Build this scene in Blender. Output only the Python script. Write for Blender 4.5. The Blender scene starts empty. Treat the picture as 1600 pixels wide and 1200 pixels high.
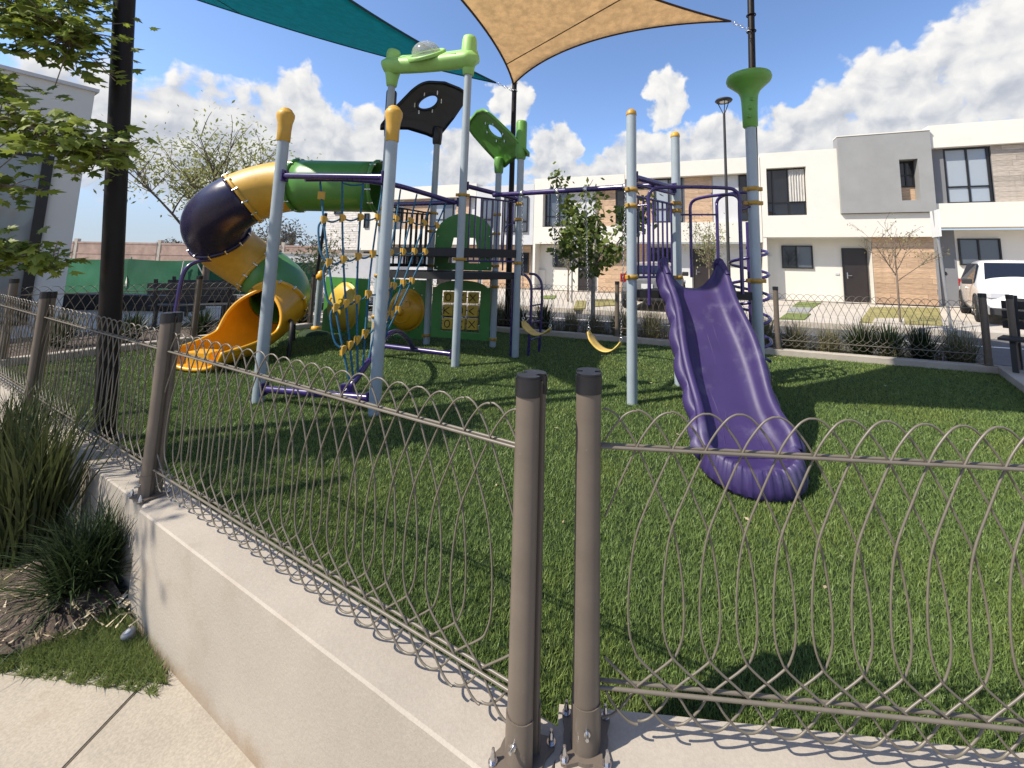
import bpy, bmesh, math, random
import numpy as np
from mathutils import Vector, Matrix, Euler
rnd = random.Random(7)
NP = np.random.default_rng(11)
sc = bpy.context.scene
COL = sc.collection
R = math.radians
PI = math.pi

# ------------------------------------------------------------------ camera
cd = bpy.data.cameras.new("camera"); cam = bpy.data.objects.new("camera", cd); COL.objects.link(cam)
PIT, ROL, EYE = .114, .018, 1.5
fw = Vector((0, math.cos(PIT), math.sin(PIT))); up = Vector((0, -math.sin(PIT), math.cos(PIT))); rt = Vector((1, 0, 0))
r2 = rt*math.cos(ROL) + up*math.sin(ROL); u2 = -rt*math.sin(ROL) + up*math.cos(ROL)
m = Matrix((r2, u2, -fw)).transposed().to_4x4(); m.translation = (0, 0, EYE)
cam.matrix_world = m
cd.sensor_width = 36; cd.lens = 36*634/1600; cd.shift_x = -70/1600; cd.shift_y = -262.4/1600
cd.clip_start = .05; cd.clip_end = 3000
sc.camera = cam

# ------------------------------------------------------------------ sun, sky, exposure
SUN_AZ, SUN_EL = R(203), R(49)            # direction towards the sun, measured from +X
sd = Vector((math.cos(SUN_AZ)*math.cos(SUN_EL), math.sin(SUN_AZ)*math.cos(SUN_EL), math.sin(SUN_EL)))
sl = bpy.data.lights.new("sun", 'SUN'); sl.energy = 5.0; sl.angle = R(.5); sl.color = (1, .925, .81)
so = bpy.data.objects.new("sun", sl); COL.objects.link(so); so.rotation_euler = sd.to_track_quat('Z', 'Y').to_euler()
so.location = (-20, -10, 30)
sc.view_settings.view_transform = 'Standard'; sc.view_settings.look = 'None'
sc.view_settings.exposure = 0.38; sc.view_settings.gamma = 1.0; sc.view_settings.use_curve_mapping = False
sc.render.engine = 'CYCLES'
sc.cycles.max_bounces = 5; sc.cycles.diffuse_bounces = 2; sc.cycles.glossy_bounces = 3; sc.cycles.transmission_bounces = 4; sc.cycles.transparent_max_bounces = 6
sc.cycles.caustics_reflective = False; sc.cycles.caustics_refractive = False
w = bpy.data.worlds.new("World"); sc.world = w; w.use_nodes = True

class NT:
    """tiny node helper"""
    def __init__(s, nt): s.nt = nt; s.n = nt.nodes; s.l = nt.links
    def new(s, t, **kw):
        x = s.n.new(t)
        for k, v in kw.items(): setattr(x, k, v)
        return x
    def put(s, sock, v):
        if isinstance(v, bpy.types.NodeSocket): s.l.new(v, sock)
        else: sock.default_value = v
    def math(s, op, a, b=None, c=None, clamp=False):
        x = s.new('ShaderNodeMath', operation=op); x.use_clamp = clamp; s.put(x.inputs[0], a)
        if b is not None: s.put(x.inputs[1], b)
        if c is not None: s.put(x.inputs[2], c)
        return x.outputs[0]
    def vmath(s, op, a, b=None):
        x = s.new('ShaderNodeVectorMath', operation=op); s.put(x.inputs[0], a)
        if b is not None: s.put(x.inputs[1], b)
        return x.outputs[0]
    def noise(s, vec, scale, detail=4, rough=.55, dist=0):
        x = s.new('ShaderNodeTexNoise'); s.put(x.inputs['Vector'], vec); x.inputs['Scale'].default_value = scale
        x.inputs['Detail'].default_value = detail; x.inputs['Roughness'].default_value = rough; x.inputs['Distortion'].default_value = dist
        return x.outputs[0]
    def ramp(s, fac, stops):
        x = s.new('ShaderNodeValToRGB'); s.put(x.inputs[0], fac)
        e = x.color_ramp.elements
        while len(e) < len(stops): e.new(.5)
        for k, (p, c) in zip(e, stops): k.position = p; k.color = (*c, 1) if len(c) == 3 else c
        return x.outputs[0]
    def mix(s, f, a, b, mode='MIX'):
        x = s.new('ShaderNodeMix', data_type='RGBA', blend_type=mode); s.put(x.inputs[0], f)
        s.put(x.inputs[6], a if isinstance(a, bpy.types.NodeSocket) else (*a, 1)[:4])
        s.put(x.inputs[7], b if isinstance(b, bpy.types.NodeSocket) else (*b, 1)[:4])
        return x.outputs[2]
    def smooth(s, v, lo, hi):
        x = s.new('ShaderNodeMapRange', interpolation_type='SMOOTHSTEP'); s.put(x.inputs[0], v)
        x.inputs[1].default_value = lo; x.inputs[2].default_value = hi
        return x.outputs[0]

def build_sky():
    g = NT(w.node_tree); g.n.clear()
    out = g.new('ShaderNodeOutputWorld'); bg = g.new('ShaderNodeBackground')
    bg.inputs[1].default_value = .06
    g.l.new(bg.outputs[0], out.inputs[0])
    sky = g.new('ShaderNodeTexSky', sky_type='NISHITA'); sky.sun_disc = False
    sky.sun_elevation = SUN_EL; sky.sun_rotation = PI/2 - SUN_AZ
    sky.altitude = 1800; sky.air_density = 1.0; sky.dust_density = 1.2; sky.ozone_density = 2.0
    tc = g.new('ShaderNodeTexCoord'); d = tc.outputs['Generated']
    sp = g.new('ShaderNodeSeparateXYZ'); g.l.new(d, sp.inputs[0])
    az = g.math('MULTIPLY', g.math('ARCTAN2', sp.outputs[0], sp.outputs[1]), 180/PI)
    azr = g.math('SUBTRACT', g.math('MODULO', g.math('ADD', az, 540-180+60), 120), 60)   # cloud pattern repeats round the horizon
    el = g.math('MULTIPLY', g.math('ARCSINE', sp.outputs[2]), 180/PI)
    # cumulus banks: azimuth, elevation, half width, half height in degrees
    blobs = [(-42,11.0,8.5,7.8),(-33.6,14.6,5.8,7.6),(-51,12,7,6.0),(-27,12.4,5.2,7.0),(-12.9,13.2,4.9,5.6),(-6.9,21.6,3.6,3.2),(-.6,14.6,4.4,5.0),
             (6.5,11.2,8.0,4.0),(15.6,22.0,3.6,4.2),(12.2,14.4,5.6,4.6),(23,15.2,8.5,4.4),(41,17.6,7.8,7.0),(49.5,19.5,8,7.0),(33,15.6,6.6,5.0),(58,13,6,7)]
    cv = g.new('ShaderNodeCombineXYZ'); g.l.new(azr, cv.inputs[0]); g.l.new(el, cv.inputs[1])
    vr = cv.outputs[0]
    cv2 = g.new('ShaderNodeCombineXYZ'); g.l.new(az, cv2.inputs[0]); g.l.new(el, cv2.inputs[1]); v = cv2.outputs[0]
    warp = g.new('ShaderNodeTexNoise'); g.l.new(v, warp.inputs['Vector']); warp.inputs['Scale'].default_value = .30; warp.inputs['Detail'].default_value = 3
    wo = g.vmath('MULTIPLY', g.vmath('SUBTRACT', warp.outputs[1], (.5, .5, .5)), (7, 5, 0))
    vw = g.vmath('ADD', vr, wo)
    f0 = None; fy = None
    for (a, e, ra, re) in blobs:
        q = g.vmath('MULTIPLY', g.vmath('SUBTRACT', vw, (a, e, 0)), (1/ra, 1/re, 0))
        dn = g.new('ShaderNodeVectorMath', operation='DOT_PRODUCT'); g.l.new(q, dn.inputs[0]); g.l.new(q, dn.inputs[1])
        k = dn.outputs['Value']
        f0 = k if f0 is None else g.math('MINIMUM', f0, k)
    f0 = g.math('SUBTRACT', 1.0, g.math('MINIMUM', f0, 2.2))
    vd = g.vmath('ADD', v, g.vmath('MULTIPLY', wo, (.35, .35, 0)))
    def puff(off):
        n = g.new('ShaderNodeTexNoise'); g.l.new(g.vmath('ADD', vd, off), n.inputs['Vector']); n.inputs['Scale'].default_value = .34; n.inputs['Detail'].default_value = 6; n.inputs['Roughness'].default_value = .50
        return n.outputs[0]
    n0 = puff((0, 0, 0)); n1 = puff((-.75, 1.15, 0))
    den = g.math('ADD', g.math('MULTIPLY', g.math('ADD', f0, .02), .80), g.math('MULTIPLY', g.math('SUBTRACT', n0, .5), 1.75))
    mask = g.smooth(den, -.02, .34)
    rel = g.math('MULTIPLY', g.math('SUBTRACT', n0, n1), 1.45)
    low = g.math('MULTIPLY', g.math('SUBTRACT', el, 15.5), .026)
    lum = g.math('ADD', g.math('ADD', .70, rel), g.math('SUBTRACT', low, g.math('MULTIPLY', g.math('MAXIMUM', f0, 0), .14)), clamp=True)
    ccol = g.ramp(lum, [(.0, (5.8, 6.3, 7.4)), (.35, (7.6, 8.0, 8.8)), (.65, (10.2, 10.3, 10.5)), (1., (12.6, 12.4, 12.0))])
    hz = g.math('MULTIPLY', g.smooth(g.math('MULTIPLY', el, -1), -17, -1), .85)
    skyc = g.vmath('MULTIPLY', sky.outputs[0], (2.95, 3.08, 3.28))
    base = g.mix(hz, skyc, (5.6, 6.6, 8.2))
    fade = g.math('MULTIPLY', mask, g.smooth(el, 1.0, 9.0))
    g.l.new(g.mix(fade, base, ccol), bg.inputs[0])
build_sky()

# ------------------------------------------------------------------ materials
MATS = {}
def mat(name, col, rough=.6, metal=0., var=.12, vs=3., bump=0., bs=60., spec=.5, trans=0., streak=None, dirt=None, rand=0., coat=0., fine=None, splash=None):
    if name in MATS: return MATS[name]
    mt = bpy.data.materials.new(name); mt.use_nodes = True
    g = NT(mt.node_tree); b = g.n['Principled BSDF']
    tc = g.new('ShaderNodeTexCoord'); v = tc.outputs['Object']
    if streak:
        mp = g.new('ShaderNodeMapping'); g.l.new(v, mp.inputs[0]); mp.inputs['Scale'].default_value = streak
        oi = g.new('ShaderNodeObjectInfo'); mp2 = g.vmath('ADD', mp.outputs[0], oi.outputs['Location']); v2 = mp2
    else: v2 = v
    n = g.noise(v2, vs, 6, .6)
    c = g.mix(g.math('MULTIPLY', g.smooth(n, .25, .75), 1.0), tuple(x*(1-var) for x in col), tuple(min(1, x*(1+var)) for x in col))
    if fine:
        n2 = g.noise(v, fine[0], 3, .7)
        c = g.mix(g.smooth(n2, .35, .65), g.vmath('MULTIPLY', c, (1-fine[1],)*3), g.vmath('MULTIPLY', c, (1+fine[1],)*3))
    if dirt:
        dn = g.noise(v, dirt[1], 7, .65)
        c = g.mix(g.math('MULTIPLY', g.smooth(dn, dirt[3], dirt[3]+.2), dirt[2]), c, dirt[0])
    if splash:
        sp_ = g.new('ShaderNodeSeparateXYZ'); g.l.new(v, sp_.inputs[0]); sn_ = g.noise(v, 5, 6, .7)
        hgt_ = g.math('ADD', sp_.outputs[2], g.math('MULTIPLY', g.math('SUBTRACT', sn_, .5), -.22))
        c = g.mix(g.math('MULTIPLY', g.math('SUBTRACT', 1.0, g.smooth(hgt_, .07, .19)), .75), c, splash)
    if rand:
        oi = g.new('ShaderNodeObjectInfo')
        c = g.vmath('MULTIPLY', c, g.vmath('ADD', (1-rand,)*3, g.vmath('MULTIPLY', oi.outputs['Random'], (2*rand,)*3)))
    g.put(b.inputs['Base Color'], c)
    rn = g.noise(v, 14, 5, .6)
    g.put(b.inputs['Roughness'], g.math('ADD', rough-.07, g.math('MULTIPLY', rn, .14), clamp=True))
    b.inputs['Metallic'].default_value = metal; b.inputs['Specular IOR Level'].default_value = spec
    if coat: b.inputs['Coat Weight'].default_value = coat; b.inputs['Coat Roughness'].default_value = .15
    if bump:
        bp = g.new('ShaderNodeBump'); bp.inputs['Strength'].default_value = bump; bp.inputs['Distance'].default_value = .01
        g.l.new(g.noise(v, bs, 5, .65), bp.inputs['Height']); g.l.new(bp.outputs[0], b.inputs['Normal'])
    if trans:
        tr = g.new('ShaderNodeBsdfTranslucent'); g.put(tr.inputs[0], c)
        ms = g.new('ShaderNodeMixShader'); ms.inputs[0].default_value = trans
        g.l.new(b.outputs[0], ms.inputs[1]); g.l.new(tr.outputs[0], ms.inputs[2]); g.l.new(ms.outputs[0], g.n['Material Output'].inputs[0])
    MATS[name] = mt
    return mt
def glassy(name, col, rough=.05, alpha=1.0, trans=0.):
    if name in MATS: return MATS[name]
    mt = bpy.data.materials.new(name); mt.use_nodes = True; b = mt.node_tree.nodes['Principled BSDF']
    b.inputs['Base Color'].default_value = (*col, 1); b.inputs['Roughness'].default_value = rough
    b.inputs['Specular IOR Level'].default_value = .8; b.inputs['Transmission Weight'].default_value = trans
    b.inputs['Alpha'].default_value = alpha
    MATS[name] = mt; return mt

post_blue = mat('post_blue_grey', (.33, .385, .415), .38, var=.06, vs=5, dirt=((.25, .27, .27), 9, .35, .58), bump=.05, bs=200)
purple = mat('purple_paint', (.034, .018, .115), .28, var=.12, vs=6, coat=.3)
slide_purple = mat('purple_plastic', (.036, .022, .098), .52, var=.10, vs=5, dirt=((.13, .115, .20), 3.5, .6, .52), bump=.04, bs=180)
tube_purple = mat('dark_purple_plastic', (.018, .013, .045), .28, var=.15, vs=4)
yellow = mat('yellow_plastic', (.60, .345, .045), .45, var=.12, vs=5, dirt=((.35, .22, .06), 8, .35, .57))
clampy = mat('yellow_clamp', (.42, .24, .03), .45, var=.15, vs=12, dirt=((.18, .11, .03), 20, .5, .55))
orange = mat('yellow_orange_plastic', (.72, .35, .014), .36, var=.08, vs=4, coat=.15)
ballyellow = mat('ball_yellow_plastic', (.60, .40, .05), .42, var=.12, vs=5)
green_d = mat('green_plastic', (.065, .235, .05), .42, var=.12, vs=4, dirt=((.12, .2, .08), 9, .3, .58))
green_t = mat('green_tube_plastic', (.085, .245, .045), .38, var=.1, vs=3)
green_l = mat('light_green_plastic', (.32, .60, .17), .5, var=.10, vs=5, dirt=((.30, .42, .2), 9, .35, .56))
green_m = mat('mid_green_plastic', (.12, .32, .055), .45, var=.12, vs=4, dirt=((.16, .26, .1), 9, .3, .58))
black_pl = mat('black_plastic', (.012, .012, .016), .38, var=.2, vs=6)
deck_blk = mat('black_deck_coating', (.012, .012, .013), .6, var=.2, vs=20)
rope = mat('blue_rope', (.012, .11, .20), .7, var=.3, vs=40, bump=.5, bs=300)
chain_m = mat('galvanized_chain', (.45, .45, .46), .35, 1.0, var=.2, vs=30)
steel = mat('zinc_bolt', (.62, .62, .63), .25, 1.0, var=.15, vs=60)
fence_m = mat('taupe_powder_coat', (.14, .113, .088), .42, var=.10, vs=8, dirt=((.42, .38, .32), 55, .5, .66), bump=.03, bs=300)
wire_m = mat('taupe_wire_coat', (.15, .13, .10), .4, var=.12, vs=15)
cap_blk = mat('black_cap_rubber', (.012, .012, .014), .4, var=.25, vs=12)
pole_dk = mat('dark_brown_pole_paint', (.009, .0065, .006), .5, var=.2, vs=5, spec=.25)
conc = mat('plaster_concrete', (.385, .34, .28), .85, var=.09, vs=1.6, bump=.2, bs=70, dirt=((.30, .235, .16), 1.8, .5, .55), fine=(130, .05), splash=(.27, .18, .10))
pave = mat('pavement_concrete', (.375, .33, .262), .9, var=.14, vs=2.2, bump=.25, bs=60, dirt=((.27, .215, .155), 2.3, .6, .52), fine=(90, .1))
curbm = mat('curb_concrete', (.42, .375, .31), .85, var=.12, vs=3, bump=.3, bs=80, fine=(120, .08))
drive = mat('driveway_concrete', (.50, .445, .37), .85, var=.10, vs=1.2, bump=.2, bs=40)
asph = mat('asphalt', (.105, .10, .098), .9, var=.15, vs=1.5, bump=.4, bs=60, fine=(60, .15))
white_w = mat('white_wall_paint', (.74, .70, .615), .85, var=.03, vs=.8, bump=.12, bs=50, dirt=((.57, .52, .44), .9, .22, .55))
grey_w = mat('grey_wall_paint', (.30, .30, .29), .85, var=.06, vs=1.5, bump=.12, bs=50)
dgrey_w = mat('dark_grey_wall_paint', (.20, .20, .205), .85, var=.06, vs=1.5)
lgrey_w = mat('light_grey_wall_paint', (.58, .58, .58), .8, var=.04, vs=2)
plank_t = mat('tan_wood_tile', (.50, .34, .215), .6, var=.30, vs=5, streak=(1, 1, 9), rand=.16)
plank_g = mat('grey_wood_tile', (.40, .345, .285), .6, var=.30, vs=5, streak=(1, 1, 9), rand=.15)
stone_m = mat('pale_split_stone', (.62, .58, .53), .9, var=.18, vs=4, rand=.12, bump=.4, bs=20)
frame_b = mat('black_window_frame', (.012, .012, .013), .4, var=.1)
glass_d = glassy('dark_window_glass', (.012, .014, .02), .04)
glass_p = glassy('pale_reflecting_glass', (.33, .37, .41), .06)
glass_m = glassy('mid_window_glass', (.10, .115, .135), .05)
curtain = mat('curtain_fabric', (.55, .52, .47), .9, var=.25, vs=6, streak=(6, 1, .4))
door_m = mat('dark_door_paint', (.028, .022, .022), .4, var=.12, vs=3)
green_mesh = mat('green_shade_mesh', (.018, .12, .062), .85, var=.25, vs=.9, bump=.6, bs=30, streak=(1, 1, .35))
brickm = mat('far_brick', (.36, .255, .205), .95, var=.22, vs=1.4, bump=.4, bs=14)
soil = mat('mulch_soil', (.085, .062, .047), .95, var=.45, vs=12, bump=1.0, bs=45, fine=(45, .4))
bark = mat('tree_bark', (.20, .155, .115), .9, var=.3, vs=12, bump=.7, bs=40, streak=(1, 1, .3))
bark_l = mat('pale_tree_bark', (.36, .33, .29), .9, var=.35, vs=10, bump=.6, bs=40)
bark_d = mat('dark_tree_bark', (.085, .065, .052), .9, var=.3, vs=10, bump=.6, bs=40)
def leafmat(name, c1, c2, t=.35, vs=2.5, spec=.35):
    if name in MATS: return MATS[name]
    mt = bpy.data.materials.new(name); mt.use_nodes = True; g = NT(mt.node_tree); b = g.n['Principled BSDF']
    geo = g.new('ShaderNodeNewGeometry')
    c = g.mix(geo.outputs['Random Per Island'], c1, c2)
    oi = g.new('ShaderNodeObjectInfo'); c = g.mix(g.math('MULTIPLY', oi.outputs['Random'], .5), c, c2)
    g.put(b.inputs['Base Color'], c); b.inputs['Roughness'].default_value = .5; b.inputs['Specular IOR Level'].default_value = spec
    tr = g.new('ShaderNodeBsdfTranslucent'); g.put(tr.inputs[0], c); ms = g.new('ShaderNodeMixShader'); ms.inputs[0].default_value = t
    g.l.new(b.outputs[0], ms.inputs[1]); g.l.new(tr.outputs[0], ms.inputs[2]); g.l.new(ms.outputs[0], g.n['Material Output'].inputs[0])
    MATS[name] = mt; return mt
leaf_maple = leafmat('maple_leaf', (.04, .08, .015), (.34, .40, .07), .45)
leaf_dark = leafmat('dark_leaf', (.04, .085, .018), (.22, .27, .06), .4)
leaf_olive = leafmat('olive_leaf', (.13, .16, .06), (.30, .30, .13), .35)
leaf_dry = leafmat('dry_olive_leaf', (.16, .14, .065), (.30, .27, .12), .3)
far_bush = leafmat('far_scrub', (.055, .055, .04), (.13, .115, .085), .2)
blade_tall = leafmat('tall_grass_blade', (.014, .030, .010), (.10, .115, .038), .28)
blade_dark = leafmat('dark_strap_blade', (.012, .028, .01), (.05, .075, .028), .2)
blade_hedge = leafmat('hedge_blade', (.06, .075, .028), (.28, .255, .13), .3)
turf_b = leafmat('turf_blade', (.040, .084, .018), (.20, .285, .078), .2, spec=.3)
def patchy(mt, scale, lo, hi, c):
    g = NT(mt.node_tree); b = g.n['Principled BSDF']; tc = g.new('ShaderNodeTexCoord'); src = b.inputs['Base Color'].links[0].from_socket
    n = g.smooth(g.noise(tc.outputs['Object'], scale, 5, .6), lo, hi); r_ = g.mix(g.math('MULTIPLY', n, .55), src, g.vmath('MULTIPLY', src, c))
    g.l.new(r_, b.inputs['Base Color'])
    for q in g.n:
        if q.type == 'BSDF_TRANSLUCENT': g.l.new(r_, q.inputs[0])
patchy(turf_b, .9, .42, .68, (1.35, 1.12, .9))
lawn_b = leafmat('lawn_blade', (.075, .15, .03), (.27, .31, .105), .4)
turf_m = mat('turf_backing', (.022, .042, .011), .9, var=.25, vs=3, bump=1.0, bs=150, fine=(110, .35))
lawn_m = mat('lawn_soil', (.055, .07, .025), .95, var=.3, vs=8, bump=1., bs=60)
yard_grass = mat('dry_yard_grass', (.27, .235, .085), .95, var=.35, vs=5, bump=.8, bs=50, fine=(50, .3))
yard_green = mat('green_yard_grass', (.16, .20, .05), .95, var=.35, vs=5, bump=.8, bs=50, fine=(50, .3))
ground_m = mat('dusty_ground', (.30, .255, .20), .95, var=.2, vs=.3, bump=.3, bs=4)
path_m = mat('pale_path_concrete', (.50, .44, .37), .9, var=.12, vs=1, fine=(30, .08))
hill_m = mat('hazy_hill', (.20, .20, .22), .95, var=.15, vs=.02)
carwhite = mat('white_car_paint', (.80, .80, .79), .25, var=.02, coat=1.)
cargrey = mat('silver_grey_car_paint', (.22, .22, .225), .3, .3, var=.05, coat=1.)
tyre_m = mat('tyre_rubber', (.018, .018, .018), .85, var=.2, vs=10)
rim_m = mat('alloy_rim', (.45, .45, .46), .3, .9, var=.1)
redlamp = mat('red_tail_lens', (.28, .01, .012), .15, var=.1)
lampglass = mat('headlamp_lens', (.55, .56, .58), .1, var=.05)
plast_dk = mat('dark_trim_plastic', (.025, .025, .026), .6, var=.15)
sign_w = mat('sign_white', (.78, .77, .74), .4, var=.03)
sign_k = mat('sign_black_print', (.015, .015, .015), .5, var=.05)
sign_r = mat('sign_ring_print', (.30, .06, .09), .5, var=.05)
galv = mat('galvanized_pole', (.42, .42, .41), .45, .7, var=.1)
print_k = mat('black_game_print', (.015, .012, .01), .5, var=.1)
plate_m = mat('number_plate', (.7, .7, .68), .4, var=.03)
dryleaf = leafmat('dry_fallen_leaf', (.30, .22, .11), (.62, .52, .35), .2)
litter_m = mat('white_litter', (.72, .68, .55), .6, var=.1)
roofm = mat('roof_membrane', (.45, .43, .4), .9)
def sailmat(name, col, t):
    mt = bpy.data.materials.new(name); mt.use_nodes = True; g = NT(mt.node_tree); b = g.n['Principled BSDF']
    tc = g.new('ShaderNodeTexCoord'); n = g.noise(tc.outputs['Object'], 6, 6, .7); n2 = g.noise(tc.outputs['Object'], 120, 2, .6)
    c = g.mix(g.smooth(n, .3, .7), tuple(x*.88 for x in col), tuple(x*1.1 for x in col))
    c = g.mix(g.smooth(n2, .3, .7), g.vmath('MULTIPLY', c, (.9,)*3), g.vmath('MULTIPLY', c, (1.08,)*3))
    g.put(b.inputs['Base Color'], c); b.inputs['Roughness'].default_value = .85; b.inputs['Specular IOR Level'].default_value = .15
    tr = g.new('ShaderNodeBsdfTranslucent'); g.put(tr.inputs[0], c); ms = g.new('ShaderNodeMixShader'); ms.inputs[0].default_value = t
    g.l.new(b.outputs[0], ms.inputs[1]); g.l.new(tr.outputs[0], ms.inputs[2]); g.l.new(ms.outputs[0], g.n['Material Output'].inputs[0])
    return mt
sail_tan = sailmat('tan_shade_cloth', (.80, .635, .43), .6)
sail_teal = sailmat('teal_shade_cloth', (.012, .36, .42), .52)
sail_edge = mat('dark_sail_webbing', (.05, .028, .018), .8)
sail_edge_t = mat('dark_teal_webbing', (.006, .05, .07), .8)

# ------------------------------------------------------------------ mesh builder
class MB:
    def __init__(s): s.v = []; s.f = []; s.sm = []
    def add(s, vs, fs, smooth=False):
        o = len(s.v); s.v += [tuple(x) for x in vs]; s.f += [tuple(i+o for i in f) for f in fs]; s.sm += [smooth]*len(fs); return s
    def box(s, a, b, bev=0.):
        (x0, y0, z0), (x1, y1, z1) = a, b
        if bev <= 0:
            vs = [(x, y, z) for z in (z0, z1) for x, y in ((x0, y0), (x1, y0), (x1, y1), (x0, y1))]
            return s.add(vs, [(3, 2, 1, 0), (4, 5, 6, 7), (0, 1, 5, 4), (1, 2, 6, 5), (2, 3, 7, 6), (3, 0, 4, 7)])
        bm = bmesh.new(); bmesh.ops.create_cube(bm, size=1)
        for v in bm.verts: v.co = ((x0+x1)/2+v.co.x*(x1-x0), (y0+y1)/2+v.co.y*(y1-y0), (z0+z1)/2+v.co.z*(z1-z0))
        bmesh.ops.bevel(bm, geom=bm.edges[:], offset=bev, segments=2, affect='EDGES', profile=.6)
        bm.verts.index_update(); s.add([v.co[:] for v in bm.verts], [[v.index for v in f.verts] for f in bm.faces]); bm.free(); return s
    def obox(s, c, ax, ay, az, bev=0.):
        """oriented box: centre and three half-axis vectors"""
        t = MB().box((-1, -1, -1), (1, 1, 1)) if bev <= 0 else None
        c = Vector(c); A = [Vector(k) for k in (ax, ay, az)]
        if bev > 0:
            L = [k.length for k in A]; t = MB().box((-L[0], -L[1], -L[2]), tuple(L), bev); A = [k.normalized() for k in A]
        return s.add([c+A[0]*x+A[1]*y+A[2]*z for x, y, z in t.v], t.f)
    def prism(s, poly, z0, z1):
        n = len(poly)
        return s.add([(x, y, z0) for x, y in poly]+[(x, y, z1) for x, y in poly],
                     [tuple(range(n))[::-1], tuple(range(n, 2*n))]+[(i, (i+1) % n, (i+1) % n+n, i+n) for i in range(n)])
    def tube(s, pts, r, n=8, cap=True, closed=False, smooth=True):
        P = [Vector(p) for p in pts]; k = len(P)
        rs = r if isinstance(r, (list, tuple)) else [r]*k
        t0 = None; rings = []; up_ = None
        for i in range(k):
            if closed: t = P[(i+1) % k]-P[i-1]
            else: t = (P[min(i+1, k-1)]-P[max(i-1, 0)])
            t = t.normalized() if t.length > 1e-9 else Vector((0, 0, 1))
            if up_ is None:
                up_ = t.orthogonal().normalized()
            else:
                up_ = (up_-t*up_.dot(t)); up_ = up_.normalized() if up_.length > 1e-6 else t.orthogonal().normalized()
            bn = t.cross(up_)
            rings.append([P[i]+(up_*math.cos(2*PI*j/n)+bn*math.sin(2*PI*j/n))*rs[i] for j in range(n)])
        vs = [q for rg in rings for q in rg]; fs = []
        for i in range(k if closed else k-1):
            a = i*n; b = ((i+1) % k)*n
            fs += [(a+j, a+(j+1) % n, b+(j+1) % n, b+j) for j in range(n)]
        s.add(vs, fs, smooth)
        if cap and not closed: s.add(vs[:n], [tuple(range(n))[::-1]]); s.add(vs[-n:], [tuple(range(n))])
        return s
    def cyl(s, a, b, r, n=12, r1=None, smooth=True): return s.tube([a, b], [r, r if r1 is None else r1], n, smooth=smooth)
    def lathe(s, prof, c=(0, 0, 0), n=20, axis=None):
        """profile of (radius, height) spun about the vertical through c (or about axis)"""
        c = Vector(c); q = Vector(axis).to_track_quat('Z', 'Y') if axis is not None else None
        vs = []
        for (r, h) in prof:
            for j in range(n):
                p = Vector((r*math.cos(2*PI*j/n), r*math.sin(2*PI*j/n), h)); vs.append(c+(q @ p if q else p))
        fs = [(i*n+j, i*n+(j+1) % n, (i+1)*n+(j+1) % n, (i+1)*n+j) for i in range(len(prof)-1) for j in range(n)]
        s.add(vs, fs, True)
        if prof[0][0] > 1e-4: s.add(vs[:n], [tuple(range(n))[::-1]])
        if prof[-1][0] > 1e-4: s.add(vs[-n:], [tuple(range(n))])
        return s
    def grid(s, P, smooth=True, closed_u=False):
        nu, nv = len(P), len(P[0])
        return s.add([p for row in P for p in row], [(i*nv+j, i*nv+j+1, ((i+1) % nu)*nv+j+1, ((i+1) % nu)*nv+j) for i in range(nu if closed_u else nu-1) for j in range(nv-1)], smooth)
    def torus(s, c, R_, r, axis=(0, 0, 1), n=20, k=8):
        q = Vector(axis).to_track_quat('Z', 'Y'); c = Vector(c)
        return s.tube([c+q @ Vector((R_*math.cos(2*PI*i/n), R_*math.sin(2*PI*i/n), 0)) for i in range(n)], r, k, closed=True)
    def mesh(s, name, off=(0, 0, 0)):
        me = bpy.data.meshes.new(name)
        o = Vector(off); me.from_pydata([(x-o.x, y-o.y, z-o.z) for x, y, z in s.v], [], s.f)
        me.polygons.foreach_set('use_smooth', s.sm); me.update()
        return me

def root_of(o):
    while o.parent: o = o.parent
    return o
def thing(name, label, cat, loc=(0, 0, 0), rz=0., group=None):
    o = bpy.data.objects.new(name, None); COL.objects.link(o); o.empty_display_size = .1
    o.location = loc; o.rotation_euler = (0, 0, rz); o['label'] = label; o['category'] = cat
    if group: o['group'] = group
    return o
def part(name, mb, m_, parent, local=False, label=None, fixn=False, solid=0., sub=0):
    """one mesh object; world-coordinate geometry unless local (then in the thing's own frame)"""
    off = (0, 0, 0) if (local or parent is None) else root_of(parent).location
    me = mb.mesh(name, off) if isinstance(mb, MB) else mb
    if fixn:
        bm = bmesh.new(); bm.from_mesh(me); bmesh.ops.remove_doubles(bm, verts=bm.verts, dist=1e-5); bmesh.ops.recalc_face_normals(bm, faces=bm.faces); bm.to_mesh(me); bm.free()
    if m_ is not None and not me.materials: me.materials.append(m_)
    o = bpy.data.objects.new(name, me); COL.objects.link(o)
    if parent is not None: o.parent = parent
    if label: o['label'] = label
    if solid: md = o.modifiers.new('s', 'SOLIDIFY'); md.thickness = solid; md.offset = 0
    if sub: md = o.modifiers.new('b', 'SUBSURF'); md.levels = sub; md.render_levels = sub
    return o
def solo(name, mb, m_, label, cat, group=None, loc=None, **kw):
    me = mb.mesh(name, loc or (0, 0, 0)); me.materials.append(m_)
    o = bpy.data.objects.new(name, me); COL.objects.link(o); o.location = loc or (0, 0, 0)
    o['label'] = label; o['category'] = cat
    if group: o['group'] = group
    return o
def struct(name, mb, m_, kind='structure', loc=None):
    me = mb.mesh(name, loc or (0, 0, 0)); me.materials.append(m_)
    o = bpy.data.objects.new(name, me); COL.objects.link(o); o.location = loc or (0, 0, 0); o['kind'] = kind
    return o
def inst(name, me, parent, loc=(0, 0, 0), rz=0., scale=None):
    o = bpy.data.objects.new(name, me); COL.objects.link(o); o.parent = parent; o.location = loc; o.rotation_euler = (0, 0, rz)
    if scale: o.scale = scale
    return o
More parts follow.
